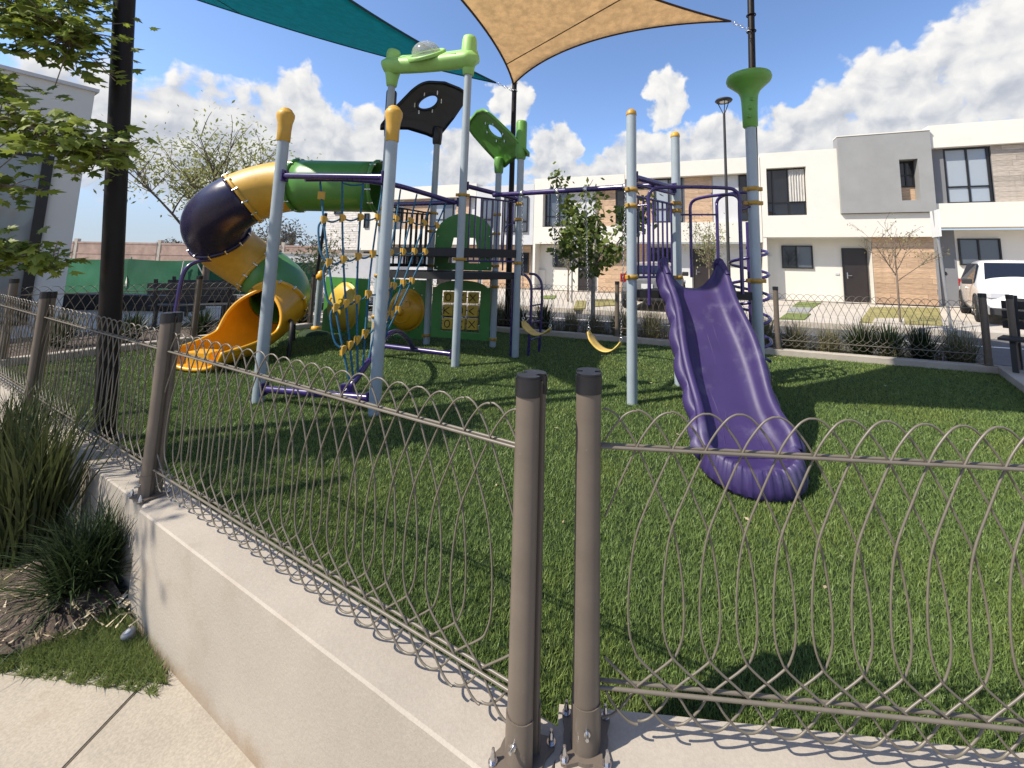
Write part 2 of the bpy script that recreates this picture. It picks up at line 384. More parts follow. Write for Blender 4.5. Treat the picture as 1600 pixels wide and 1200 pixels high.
def lerp(a, b, t): return tuple(x+(y-x)*t for x, y in zip(a, b))
def catmull(P, k=6):
    P = [Vector(p) for p in P]; Q = [P[0]*2-P[1]]+P+[P[-1]*2-P[-2]]; out = []
    for i in range(1, len(Q)-2):
        for j in range(k):
            t = j/k
            out.append(.5*((2*Q[i])+(Q[i+1]-Q[i-1])*t+(2*Q[i-1]-5*Q[i]+4*Q[i+1]-Q[i+2])*t*t+(3*Q[i]-Q[i-1]-3*Q[i+1]+Q[i+2])*t**3))
    out.append(P[-1]); return out
def tris_mesh(name, V, F, m_):
    me = bpy.data.meshes.new(name); n = len(V); k = F.shape[1]
    me.vertices.add(n); me.vertices.foreach_set('co', np.asarray(V, np.float32).ravel())
    me.loops.add(F.size); me.loops.foreach_set('vertex_index', F.astype(np.int32).ravel())
    me.polygons.add(len(F)); me.polygons.foreach_set('loop_start', np.arange(0, F.size, k, dtype=np.int32))
    me.polygons.foreach_set('loop_total', np.full(len(F), k, np.int32)); me.update(calc_edges=True); me.validate(); me.materials.append(m_)
    return me

def ccw(P):
    a = sum(P[i-1][0]*P[i][1]-P[i][0]*P[i-1][1] for i in range(len(P))); return P if a > 0 else P[::-1]
# ------------------------------------------------------------------ layout numbers (metres; turf is z = 0)
FA = Vector((-.07, 1.325, 0)); FD = Vector((-.8805, .474, 0)).normalized()      # left near fence: start, direction
FN = Vector((-FD.y, FD.x, 0)) * -1                                            # outward normal (towards the pavement)
if FN.y > 0: FN = -FN
RA = Vector((.113, 1.365, 0)); RD = Vector((.9968, -.0799, 0))                  # right near fence
RN = Vector((RD.y, -RD.x, 0))
if RN.y > 0: RN = -RN
BD = Vector((.94, -.34, 0)).normalized(); BA = Vector((3.83, 7.16, 0))        # far fence (runs along the street)
WZ = .10                                                                      # wall and curb tops
NE = BA+BD*2.95; NW = BA-BD*9.0
WC = FA+FD*8.4                                                                # west corner
ED = Vector((-.6, -.8, 0)).normalized()                                       # east fence runs back towards the camera

# ------------------------------------------------------------------ the setting
LOW = -.45
struct('ground', MB().add([(-900, -300, -.52), (900, -300, -.52), (900, 1500, -.52), (-900, 1500, -.52)], [(0, 1, 2, 3)]), ground_m)
pl = [FA-FN*.02, FA+FD*230-FN*.02, Vector((-400, 700, 0)), Vector((500, 700, 0)), Vector((500, -40, 0)), RA+RD*60-RN*.02, RA-RN*.02]
struct('terrain', MB().prism([(p.x, p.y) for p in pl][::-1], -.4, -.06), path_m)
tp = [FA-FN*.05, WC-FN*.05, NW, NE, NE+ED*6.5, RA+RD*3.2-RN*.05, RA-RN*.05]
struct('turf', MB().add([(p.x, p.y, 0) for p in tp], [tuple(range(len(tp)))[::-1]]), turf_m)

# turf fibres: one object, thinner with distance
def inside(x, y, poly):
    c = np.zeros(len(x), bool); n = len(poly)
    for i in range(n):
        a, b = poly[i], poly[i-1]
        cond = ((a.y > y) != (b.y > y)) & (x < (b.x-a.x)*(y-a.y)/(b.y-a.y+1e-12)+a.x); c ^= cond
    return c
def blades(N, box, poly, z0, h, wd, lean, keep=None, zf=None):
    x = NP.uniform(box[0], box[1], N); y = NP.uniform(box[2], box[3], N)
    k = inside(x, y, poly)
    if keep is not None: k &= NP.random(N) < keep(x, y)
    x, y = x[k], y[k]; n = len(x)
    a = NP.uniform(0, 2*PI, n); hh = h*NP.uniform(.55, 1.25, n); b = NP.uniform(0, 2*PI, n); ln = lean*NP.uniform(.2, 1.2, n)*hh
    W = wd*NP.uniform(.7, 1.3, n)
    z = np.full(n, z0) if zf is None else zf(x, y)
    V = np.empty((n, 3, 3)); V[:, 0] = np.stack([x-W*np.cos(a), y-W*np.sin(a), z], 1); V[:, 1] = np.stack([x+W*np.cos(a), y+W*np.sin(a), z], 1)
    V[:, 2] = np.stack([x+ln*np.cos(b), y+ln*np.sin(b), z+hh], 1)
    return V.reshape(-1, 3), np.arange(3*n).reshape(-1, 3)
N = 850000
y = 1.25*(10.6/1.25)**NP.random(N); x = NP.uniform(-1.0, 1.0, N)*(1.05*y+1.6)-.05*y
k = inside(x, y, tp); x, y = x[k], y[k]; n = len(x)
a = NP.uniform(0, 2*PI, n); b_ = NP.uniform(0, 2*PI, n); hh = .024*NP.uniform(.5, 1.3, n); ln = .95*NP.uniform(.1, 1.2, n)*hh; W = (.0010+.00062*y)*NP.uniform(.7, 1.3, n)
V = np.empty((n, 3, 3)); V[:, 0] = np.stack([x-W*np.cos(a), y-W*np.sin(a), np.zeros(n)], 1); V[:, 1] = np.stack([x+W*np.cos(a), y+W*np.sin(a), np.zeros(n)], 1); V[:, 2] = np.stack([x+ln*np.cos(b_), y+ln*np.sin(b_), hh], 1)
Vs, Fs = [V.reshape(-1, 3)], [np.arange(3*n).reshape(-1, 3)]
go = bpy.data.objects.new('turf_fibres', tris_mesh('turf_fibres', np.concatenate(Vs), np.concatenate(Fs), turf_b)); COL.objects.link(go)
go['kind'] = 'stuff'; go['label'] = 'short green artificial grass fibres'

# near low ground: pavement slabs with an open joint, lawn wedge, mulch bed
def slab(poly, z0, z1, name='pavement_slab'):
    bm = bmesh.new(); vs = [bm.verts.new((p[0], p[1], z1)) for p in poly]; f = bm.faces.new(vs); f.normal_update()
    if f.normal.z < 0: f.normal_flip()
    r_ = bmesh.ops.extrude_face_region(bm, geom=[f])
    for v in [q for q in r_['geom'] if isinstance(q, bmesh.types.BMVert)]: v.co.z = z0
    bmesh.ops.recalc_face_normals(bm, faces=bm.faces)
    bmesh.ops.bevel(bm, geom=[e for e in bm.edges if all(abs(v.co.z-z1) < 1e-4 for v in e.verts)], offset=.005, segments=2, affect='EDGES')
    bm.verts.index_update(); b = MB(); b.add([v.co[:] for v in bm.verts], [[v.index for v in q.verts] for q in bm.faces]); bm.free(); return b
pv = thing('pavement', 'pale concrete pavement of two slabs with an open joint beside the low wall', 'pavement', (-1.8, 1.8, LOW))
del pv['label'], pv['category']; pv['kind'] = 'structure'
wall_out = FN*.09
def wl(t, d=.09): p = FA+FD*t+FN*d; return (p.x, p.y)
part('slab', slab([(-1.858, 2.16), (-1.812, .3), (-9, .3), (-9, 2.55), (-2.69, 2.235)], LOW-.1, LOW), pave, pv)
part('slab', slab([(-1.775, 2.135), wl(2.0, .07), wl(0, .07), (.6, .3), (-1.8, .3), (-1.85, 2.16)][::-1], LOW-.1, LOW+.002), pave, pv)
lawn_poly = [Vector(p+(0,)) for p in ((-1.73, 2.085), (-2.0, 2.115), (-2.69, 2.185), (-4.2, 2.30), (-4.5, 3.3), (-3.3, 2.78), (-2.75, 2.50), (-2.36, 2.44))]
def lawn_z(x, y): return LOW+.006+.06*np.clip((y-2.12)/.4, 0, 1)
b = MB(); P = [(p.x, p.y, float(lawn_z(p.x, p.y))) for p in lawn_poly]; b.add(P, [tuple(range(len(P)))]); struct('lawn', b, lawn_m)
V, F = blades(230000, (-4.5, -1.7, 2.05, 3.2), lawn_poly, 0, .040, .0024, 1.0, zf=lawn_z)
ep = [Vector((p.x, p.y-.045, 0)) for p in lawn_poly]
V2, F2 = blades(60000, (-4.5, -1.7, 2.0, 2.36), ep, 0, .038, .0024, 1.2, zf=lambda x, y: np.full(len(x), LOW+.001), keep=lambda x, y: .5+.5*np.sin(x*31+np.sin(x*77)*1.7))
F = np.concatenate([F, F2+len(V)]); V = np.concatenate([V, V2])
lo = bpy.data.objects.new('lawn_grass', tris_mesh('lawn_grass', V, F, lawn_b)); COL.objects.link(lo); lo['kind'] = 'stuff'
bed = MB(); nn = 40; P = []
for i in range(nn):
    row = []
    for j in range(14):
        t = 2.5+i*.15; s_ = j/13; far = FA+FD*t+FN*.10; near = FA+FD*t+FN*(.10+(.20 if t < 2.6 else (.38 if t < 2.75 else .52)))
        p = far.lerp(near, s_); row.append((p.x, p.y, -.30-.09*s_-(.04 if t < 2.6 else 0)+NP.normal()*.012))
    P.append(row)
bed.grid(P); struct('planting_bed', bed, soil)
V, F = blades(5000, (-4.6, -2.0, 2.1, 4.2), [FA+FD*2.2+FN*.1, FA+FD*4.5+FN*.1, FA+FD*4.5+FN*1.2, FA+FD*2.6+FN*.5], 0, .02, .006, 2.5, zf=lambda x, y: np.full(len(x), -.37)+NP.uniform(0, .05, len(x)))
ml = bpy.data.objects.new('mulch', tris_mesh('mulch', V, F, dryleaf)); COL.objects.link(ml); ml['kind'] = 'stuff'

# low plastered walls and curbs
def wallrun(name, A, D, N, L, wo, wi, ztop, zbot, m_, label, cap=True):
    b = MB(); a = A+N*wo; c = A-N*wi; e = A+D*L+N*wo; f = A+D*L-N*wi
    n = max(2, int(L/.12)); rows = []
    for i in range(n+1):
        t = i/n; o_ = a.lerp(e, t); q = c.lerp(f, t); jit = NP.normal(size=2)*.0005
        bev = .007
        rows.append([(o_.x, o_.y, zbot), (o_.x, o_.y, (zbot+ztop)/2), (o_.x+N.x*jit[0], o_.y+N.y*jit[0], ztop-bev), (o_.x-N.x*bev, o_.y-N.y*bev, ztop+jit[1]),
                     (q.x+N.x*bev, q.y+N.y*bev, ztop+jit[1]), (q.x, q.y, ztop-bev), (q.x, q.y, zbot)])
    b.grid(rows, smooth=False)
    for r_ in (rows[0], rows[-1]): b.add(r_, [tuple(range(len(r_)))])
    return solo(name, b, m_, label, 'wall', loc=(A.x, A.y, zbot))
wallrun('retaining_wall', FA-FD*.085, FD, FN, 2.55, .085, .12, WZ, LOW-.1, conc, 'pale plastered retaining wall under the near left fence, rust stained near the lawn')
wallrun('retaining_wall', FA+FD*2.44, FD, FN, 6.0, .055, .13, WZ-.004, LOW-.1, conc, 'shaded stretch of low wall behind the tall grass clump')
wallrun('retaining_wall', RA-RD*.085, RD, RN, 3.4, .16, .10, WZ, LOW-.1, conc, 'pale low wall under the near right fence with wire shadows on top')
wallrun('kerb', BA+BD*2.95, -BD, Vector((.34, .94, 0)), 12.0, .08, .08, WZ, -.3, curbm, 'long pale kerb on the street side of the turf')
WD = (NW-WC).normalized(); WN = Vector((-WD.y, WD.x, 0)); LW = (NW-WC).length
wallrun('kerb', WC+WD*.15, WD, WN, LW-.2, .09, .09, WZ, -.3, curbm, 'shaded concrete kerb along the back left edge of the turf')
EN = Vector((.8, -.6, 0))
wallrun('kerb', NE+ED*.05, ED, EN, 6.3, .22, .08, WZ+.01, -.3, curbm, 'shaded concrete kerb on the right edge of the turf by the bench')

# street side
def gpt(u, d, z): # facade frame: u along the houses, d metres in front of the facade
    p = Vector((12.41, 17.03, 0))+Vector((.941, -.337, 0))*u-Vector((.337, .941, 0))*d; return (p.x, p.y, z)
struct('street', MB().add([gpt(-70, 7.95, -.05), gpt(60, 7.95, -.05), gpt(60, 11.25, -.05), gpt(-70, 11.25, -.05)], [(0, 1, 2, 3)]), asph)
struct('lane_line', MB().add([gpt(-40, 9.2, -.045), gpt(40, 9.2, -.045), gpt(40, 9.31, -.045), gpt(-40, 9.31, -.045)], [(0, 1, 2, 3)]), sign_w)
b = MB(); b.add([gpt(-70, 7.95, .09), gpt(60, 7.95, .09), gpt(60, -1, .10), gpt(-70, -1, .10), gpt(-70, 7.95, -.06), gpt(60, 7.95, -.06)], [(0, 1, 2, 3), (4, 5, 1, 0)])
struct('sidewalk', b, drive)
N_ = Vector((.34, .94, 0)); b = MB(); q = [BA+BD*3.2+N_*.09, BA-BD*9.2+N_*.09, BA-BD*9.2+N_*.95, BA+BD*3.2+N_*.95]
b.add([(p.x, p.y, -.01) for p in q], [(0, 1, 2, 3)]); struct('planting_strip', b, soil)
for nm, m_, P, z_ in (('dry_lawn', yard_grass, [(11.32, 14.83), (14.0, 15.06), (9.72, 10.4), (7.88, 10.72)], .118), ('stepping_slab', drive, [(8.85, 11.46), (9.77, 11.58), (8.86, 10.51), (8.15, 10.64)], .128),
                  ('lawn_strip', yard_green, [(9.69, 16.45), (10.54, 16.35), (8.87, 14.22), (8.19, 14.31)], .118), ('stepping_slab', grey_w, [(8.19, 14.31), (8.87, 14.22), (7.83, 12.78), (7.21, 12.85)], .118),
                  ('lawn_strip', yard_green, [(7.01, 12.5), (7.69, 12.44), (6.65, 11.05), (5.99, 11.08)], .118), ('dry_lawn', yard_grass, [(.77, 15.26), (1.15, 15.34), (.92, 12.73), (.56, 12.67)], .118),
                  ('dry_lawn', yard_grass, [(1.57, 15.96), (2.49, 16.14), (1.99, 13.87), (1.19, 13.33)], .118), ('lawn_strip', yard_green, [(-.48, 17.36), (.06, 17.48), (-.04, 15.91), (-.53, 15.81)], .118)):
    struct(nm, MB().prism(ccw(P), .06, z_), m_)
# hills far behind
b = MB(); P = []
for i in range(60):
    x = -520+i*14; h = 8+7*math.sin(i*.33)+5*math.sin(i*.9+1)+rnd.random()*2+(10*math.exp(-((i-26)/5)**2)); P.append([(x, 520, -2), (x, 560, max(h, 2))])
b.grid(P); struct('hills', b, hill_m)

# ------------------------------------------------------------------ wire fences
S = .108; WR = .0034
def wire_mesh():
    half = [(0, 1.036), (.14, 1.0345), (.4, 1.018), (.75, .972), (1, .926), (1.5, .815), (2, .69), (2.2, .58), (2.27, .48), (2.24, .41), (2.12, .365), (1.9, .33), (1, .254), (.66, .207), (.34, .174), (.12, .163), (0, .162)]
    pr_ = catmull([(x*S, .0045, z) for x, z in half], 4)
    L = [Vector((-p.x, -.0045, p.z)) for p in pr_][::-1]
    pts = pr_+L[1:-1]
    for p in pts:
        if abs(p.x) < .4*S: p.y = .0045*p.x/(.4*S)
    me = MB().tube(pts, WR, 6, closed=True).mesh('wire'); me.materials.append(wire_m); return me
WIRE = wire_mesh()
def half_wire(sgn):
    # end of a panel: the loop is cut at the post, only the half that lies inside the panel
    half = [(0, 1.036), (.14, 1.0345), (.4, 1.018), (.75, .972), (1, .926), (1.5, .815), (2, .69), (2.2, .58), (2.27, .48), (2.24, .41), (2.12, .365), (1.9, .33), (1, .254), (.66, .207), (.34, .174), (.12, .163), (0, .162)]
    me = MB().tube(catmull([(sgn*x*S, .0045*sgn, z) for x, z in half], 4), WR, 6).mesh('wire'); me.materials.append(wire_m); return me
HW = {1: half_wire(1), -1: half_wire(-1)}
def post_profile(k=12):
    # I-like section with a rounded outer flange, rounded inner flange and a recessed web
    w = .0395; pts = []
    for i in range(k+1): a = PI+PI*i/k; pts.append((w*math.cos(a), -.018+.031*math.sin(a)))
    pts += [(w, -.014), (w-.006, -.011), (.020, -.009), (.020, .009), (w-.006, .011), (w, .014)]
    for i in range(0, k+1): a = PI*i/k; pts.append((w*math.cos(a), .018+.031*math.sin(a)))
    pts += [(-w, .014), (-w+.006, .011), (-.020, .009), (-.020, -.009), (-w+.006, -.011), (-w, -.014)]
    return pts
PP = post_profile()
def mk(name, mb, m_, ang=None):
    me = mb.mesh(name); me.materials.append(m_)
    if ang: me.polygons.foreach_set('use_smooth', [True]*len(me.polygons)); me.set_sharp_from_angle(angle=R(ang))
    return me
POST = mk('fence_post', MB().prism(PP, .008, 1.03), fence_m, 35)
cp = [(x*1.07, y*1.07) for x, y in PP]
CAP = mk('post_cap', MB().prism(cp, .992, 1.045).prism([(x*.93, y*.93) for x, y in cp], 1.045, 1.052), cap_blk, 35)
sh = MB(); 
oP = [(.0435*math.cos(PI+PI*i/10), -.018+.035*math.sin(PI+PI*i/10)) for i in range(11)]; iP = [(x*.92, -.018+(y+.018)*.92) for x, y in oP]
sh.prism(oP+iP[::-1], .008, .125); 

SHOE = mk('base_shoe', sh, fence_m, 35)
bp_ = []
for k in range(40):
    a = 2*PI*k/40; r_ = .066+.030*max(0, math.cos(4*(a-PI/4))); bp_.append((r_*math.cos(a), r_*math.sin(a)))
PLATE = mk('base_plate', MB().prism(bp_, .0, .010), fence_m)
bt = MB(); bt.cyl((0, 0, .010), (0, 0, .013), .013, 12); bt.cyl((0, 0, .013), (0, 0, .024), .0085, 6, smooth=False); bt.cyl((0, 0, .024), (0, 0, .043), .0045, 8); bt.lathe([(.0085, .024), (.006, .033), (.002, .045)], n=8)
BOLT = mk('anchor_bolt', bt, steel)
SBOLT = mk('side_bolt', MB().cyl((.004, -.052, .075), (.004, -.059, .075), .009, 10).cyl((.004, -.059, .075), (.004, -.073, .075), .005, 8), steel)
def fence_post(par, x, big=True, flip=False):
    p = inst('fence_post', POST, par, (x, 0, WZ), PI if flip else 0)
    inst('post_cap', CAP, p); inst('base_shoe', SHOE, p); inst('base_shoe', SHOE, p, (0, 0, 0), PI); inst('base_plate', PLATE, p)
    if big:
        for sx in (-1, 1):
            for sy in (-1, 1): inst('anchor_bolt', BOLT, p, (sx*.060, sy*.060, 0))
        inst('side_bolt', SBOLT, p); inst('side_bolt', SBOLT, p, (0, 0, 0), PI)
    return p
def fence_run(label, A, D, spans, first=True, last=True, flip=False, big=True, outside=1):
    """A start of run, spans list of panel lengths; local x along the run, local -y is the outside when flip is False"""
    rz = math.atan2(D.y, D.x); t = thing('wire_fence', label, 'fence', (A.x, A.y, 0), rz)
    x = 0.
    if first: fence_post(t, 0, big, flip)
    for L in spans:
        x0 = x+.045; x1 = x+L-.045; n = int(round((x1-x0)/S)); s_ = (x1-x0)/n
        for k in range(n+1):
            if k == 0: me = HW[1]
            elif k == n: me = HW[-1]
            elif k < 3 or k > n-3:
                me = None
            else: me = WIRE
            if me is not None: inst('wire', me, t, (x0+k*s_+rnd.gauss(0, .0016), rnd.gauss(0, .0012), rnd.gauss(0, .0012)), rnd.gauss(0, .006))
            else:
                # loops that would run past the post are clipped at it
                cut = clip_wire((x0-(x0+k*s_)), (x1-(x0+k*s_)))
                inst('wire', cut, t, (x0+k*s_, 0, 0))
        for nm, z_ in (('top_rail', .926), ('bottom_rail', .254)):
            r_ = MB(); r_.cyl((x0-.01, -.011, z_), (x1+.01, -.011, z_), .0052, 8); r_.cyl((x0-.01, .011, z_), (x1+.01, .011, z_), .0052, 8)
            part(nm, r_, wire_m, t, local=True)
        x += L
        fence_post(t, x, big, flip) if (last or x < sum(spans)-.01) else None
    return t
CUTS = {}
def clip_wire(lo, hi):
    key = (round(lo, 3), round(hi, 3) if hi < .3 else 9)
    if key in CUTS: return CUTS[key]
    half = [(0, 1.036), (.14, 1.0345), (.4, 1.018), (.75, .972), (1, .926), (1.5, .815), (2, .69), (2.2, .58), (2.27, .48), (2.24, .41), (2.12, .365), (1.9, .33), (1, .254), (.66, .207), (.34, .174), (.12, .163), (0, .162)]
    pr_ = catmull([(x*S, .0045, z) for x, z in half], 4); L = [Vector((-p.x, -.0045, p.z)) for p in pr_]
    b = MB()
    for run in (pr_, L):
        cur = []
        for p in run:
            if lo <= p.x <= hi: cur.append(p)
            else:
                if len(cur) > 1: b.tube(cur, WR, 6)
                cur = []
        if len(cur) > 1: b.tube(cur, WR, 6)
    me = b.mesh('wire'); me.materials.append(wire_m); CUTS[key] = me; return me
fence_run('taupe wire fence on the low wall running from the centre post back to the left', FA, FD, [2.6, 2.6, 2.6], flip=True)
fence_run('taupe wire fence panel with looped wires in front of the purple slide', RA, RD, [2.55])
fence_run('taupe wire fence along the street behind the swings and the slide', BA+BD*2.78, -BD, [2.78, 2.78, 2.78, 2.78], flip=False, big=False)
fence_run('dark shaded wire fence along the back left of the turf near the pale building', WC+WD*.3, WD, [2.0, 2.0, 1.6], big=False)

# ------------------------------------------------------------------ shade sails and their poles
LP0 = Vector((-3.62, 3.47, 0)); LPT = Vector((-3.66, 2.85, 7.4))
def pole(label, a, b_, r0, r1, base=True):
    t = thing('sail_pole', label, 'pole', a, 0, 'poles that carry the shade sails')
    part('shaft', MB().tube([a, lerp(a, b_, .5), b_], [r0, (r0+r1)/2, r1], 20), pole_dk, t)
    part('base_flange', MB().cyl((a[0], a[1], .001), (a[0], a[1], .02), r0*1.7, 20), pole_dk, t)
    return t
p1 = pole('thick dark brown pole beside the near left fence', tuple(LP0), tuple(LPT), .068, .062)
MPb, MPt = (-1.05, 9.2, 0), (-1.06, 9.22, 5.95)
p2 = pole('slim dark pole behind the green roof where two sails meet', MPb, MPt, .07, .055)
RPb, RPt = (3.75, 7.7, 0), (3.98, 7.9, 7.6)
p3 = pole('dark pole behind the green topped post at the right', RPb, RPt, .075, .065)
b = MB()
for z_ in (5.52, 5.72): b.torus((MPt[0], MPt[1], z_), .07, .012, n=14, k=6)
part('ring_clamp', b, steel, p2)
for z_ in (6.30, 6.66):
    q = lerp(RPb, RPt, z_/7.6); part('ring_clamp', MB().torus(q, .085, .013, n=14, k=6), pole_dk, p3)
def sail(name, label, C_, m_, me_, sag=.13, seam=(), n=28, belly=.0, sags=None):
    """triangular or four-cornered cloth with hollow edges"""
    C_ = [Vector(c) for c in C_]; cen = sum(C_, Vector())/len(C_)
    if len(C_) == 3: C4 = [C_[0], C_[1], C_[2], C_[2]]
    else: C4 = C_
    def edge(i_, t):
        a, b_ = C4[i_], C4[(i_+1) % 4]; sag_ = sags[i_] if sags else sag
        p = a.lerp(b_, t); m_ = cen-(a+b_)/2
        if (a-b_).length < 1e-6: return p
        return p+m_*sag_*2.2*(4*t*(1-t))*.5
    t_ = thing(name, label, 'shade sail', tuple(C_[0]))
    E = [[edge(i, k/n) for k in range(n+1)] for i in range(4)]
    P = []
    for i in range(n+1):
        u = i/n; row = []
        for j in range(n+1):
            v = j/n
            bot = E[0][i]; top_ = E[2][n-i]; lef = E[3][n-j]; rig = E[1][j]
            p = bot*(1-v)+top_*v+lef*(1-u)+rig*u-(C4[0]*(1-u)*(1-v)+C4[1]*u*(1-v)+C4[2]*u*v+C4[3]*(1-u)*v)
            p = p-Vector((0, 0, belly*16*u*(1-u)*v*(1-v))); row.append(tuple(p))
        P.append(row)
    b = MB().grid(P); part('cloth', b, m_, t_, solid=.004)
    ed = MB()
    for e in E:
        if (e[0]-e[-1]).length > 1e-6: ed.tube(e, .022, 6)
    part('edge_webbing', ed, me_, t_)
    for (e0_, k0, e1_, k1) in seam:
        a_, b_ = E[e0_][int(k0*n)], E[e1_][int(k1*n)]
        part('seam', MB().tube([a_.lerp(b_, q/10)-Vector((0, 0, .006)) for q in range(11)], .011, 5), me_, t_)
    return t_
def cable(t_, a, b_, m_=steel):
    b = MB(); n = 7; A, B_ = Vector(a), Vector(b_)
    for k in range(n):
        c = A.lerp(B_, (k+.5)/n); d = (B_-A).normalized(); b.torus(c, (B_-A).length/n*.38, .006, axis=d.orthogonal() if k % 2 else d.cross(d.orthogonal()), n=10, k=5)
    part('chain', b, m_, t_)
P1 = (-1.07, 9.08, 5.62); P2 = (3.31, 7.40, 6.22); P3 = (-3.60, 3.02, 6.1)
ts = sail('shade_sail', 'tan shade sail stretched over the swings with a dark seam', [P1, P2, P3], sail_tan, sail_edge, sag=.28, seam=[(3, .86, 1, .30)])
cable(ts, P2, lerp(RPb, RPt, 6.3/7.6)); cable(ts, P1, (MPt[0], MPt[1], 5.72))
T1 = (-1.46, 8.92, 5.58); T2 = (-3.64, 3.10, 5.1); T3 = (-9.98, 6.6, 7.2)
ts = sail('shade_sail', 'teal shade sail at the upper left behind the light green arch', [T1, T2, T3], sail_teal, sail_edge_t, sag=.24, sags=[.24, .24, 0, -.52], seam=[(3, .42, 1, .6)])
cable(ts, T1, (MPt[0], MPt[1], 5.52))
b3 = [(-3.35, 2.55, 6.75), (3.85, 7.8, 7.2), (6.6, 1.75, 5.6)]
sail('shade_sail', 'second tan shade sail above the picture that shades the right of the turf', b3, sail_tan, sail_edge, sag=.2, sags=[.24, .1, 0, .03])

# ------------------------------------------------------------------ play tower
A_, B_, C_, D_ = (-3.08, 4.43), (-1.74, 4.14), (-1.41, 5.99), (-.62, 6.64)
J2, J1, K_, L_ = (-1.09, 7.38), (-2.3, 7.5), (-3.05, 7.1), (-2.78, 6.45)
E_, F_, G_ = (.85, 4.58), (1.57, 5.29), (2.2, 4.5)
PR = .057
def v3(p, z): return (p[0], p[1], z)
def post(par, p, ztop, lean=(0, 0)):
    b = MB().tube([v3(p, -.02), (p[0]+lean[0], p[1]+lean[1], ztop)], PR, 24); return part('post', b, post_blue, par)
def clampring(par, p, z, ang=None):
    b = MB(); b.lathe([(PR+.002, -.024), (PR+.013, -.022), (PR+.013, .022), (PR+.002, .024)], v3(p, z), 20)
    a = rnd.uniform(0, 6) if ang is None else ang
    d = Vector((math.cos(a), math.sin(a), 0)); s_ = Vector((-d.y, d.x, 0))
    for sg in (-1, 1): b.obox(Vector(v3(p, z))+d*sg*(PR+.022), d*.024, s_*.02, Vector((0, 0, .022)), bev=.006)
    return part('clamp', b, clampy, par)
def toward(a, b_): return math.atan2(b_[1]-a[1], b_[0]-a[0])
def beam(par, a, b_, r=.035, gap=PR, flange=True, name='beam', m_=purple, fl_m=None):
    a, b_ = Vector(a), Vector(b_); d = (b_-a); h = Vector((d.x, d.y, 0)).normalized(); s_ = Vector((-h.y, h.x, 0))
    a2 = a+h*gap; b2 = b_-h*gap; bb = MB().cyl(a2, b2, r, 16); o_ = part(name, bb, m_, par)
    if flange:
        for q, sg in ((a2, 1), (b2, -1)):
            f = MB().obox(q+h*sg*.008, h*.008, s_*.045, Vector((0, 0, .065)), bev=.004)
            for zz in (-.045, .045): f.cyl(q+h*sg*.016+Vector((0, 0, zz)), q+h*sg*.026+Vector((0, 0, zz)), .01, 8)
            part('flange', f, m_, o_)
    return o_

tower = thing('play_tower', 'tall play tower of blue grey posts with green arch, black roof and game panels', 'play structure', v3(C_, 0))
for p, zt in ((C_, 4.45), (L_, 4.45), (J1, 3.75), (K_, 3.75), (D_, 3.3), (J2, 3.25)): post(tower, p, zt)
for p, zs in ((C_, (2.475, 1.523)), (D_, (2.447, 2.19, 1.48)), (J1, (2.37, 2.03, 1.40, .16)), (J2, (2.35, 2.0, 1.42, .135, 1.05)), (L_, (2.3, 2.05, 1.25, .62)), (K_, (2.35, 1.45, .9, .2))):
    for z_ in zs: clampring(tower, p, z_, toward(p, (-1.58, 7.0))+PI/2)
# decks
hexp = [C_, D_, J2, J1, K_, L_]; cx = sum(p[0] for p in hexp)/6; cy = sum(p[1] for p in hexp)/6
def shrink(P, k): return [(cx+(x-cx)*k, cy+(y-cy)*k) for x, y in P]
part('deck', MB().prism(ccw(shrink(hexp, .98)), 1.22, 1.325), deck_blk, tower)
up_d = MB()
for i in range(6):
    a, b_ = hexp[i], hexp[(i+1) % 6]; d = Vector((b_[0]-a[0], b_[1]-a[1], 0)).normalized(); s_ = Vector((-d.y, d.x, 0))
    if i in (1,): continue
    m_ = Vector(((a[0]+b_[0])/2, (a[1]+b_[1])/2, 1.625)); Lh = (Vector(a)-Vector(b_)).length/2-PR
    up_d.obox(m_, d*Lh, s_*.03, Vector((0, 0, .065)))
up_d.prism(ccw(shrink([J1, K_, L_, ((L_[0]+C_[0])/2, (L_[1]+C_[1])/2), ((J1[0]+J2[0])/2, (J1[1]+J2[1])/2)], .97)), 1.60, 1.685)
part('upper_deck', up_d, deck_blk, tower)
# top beams
beam(tower, v3(L_, 2.37), v3(C_, 2.37)); beam(tower, v3(L_, .19), v3(C_, .17))
cdb = beam(tower, v3(C_, 2.62), v3(D_, 2.53))
# railing C-D with bars
def railing(par, a, b_, z0, z1, n=8, m_=purple, name='railing', r=.0125, inset=PR+.02, zs=(0, 0)):
    a, b_ = Vector(v3(a, 0)), Vector(v3(b_, 0)); d = (b_-a).normalized(); a2 = a+d*inset; b2 = b_-d*inset
    fr = MB(); fr.cyl(a2+Vector((0, 0, z1+zs[0])), b2+Vector((0, 0, z1+zs[1])), .015, 10); o_ = part(name, fr, m_, par); part('lower_rail', MB().cyl(a2+Vector((0, 0, z0)), b2+Vector((0, 0, z0)), .015, 10), m_, o_)
    me = None
    for k in range(n):
        p = a2.lerp(b2, (k+.5)/n); zt = z1+zs[0]+(zs[1]-zs[0])*(k+.5)/n
        part('bar', MB().cyl(p+Vector((0, 0, z0)), p+Vector((0, 0, zt)), r, 10), m_, o_)
    return o_
railing(tower, C_, D_, 1.50, 2.47, 9)
railing(tower, K_, J1, 1.42, 2.34, 8, deck_blk); railing(tower, J1, L_, 1.40, 2.36, 8, deck_blk)
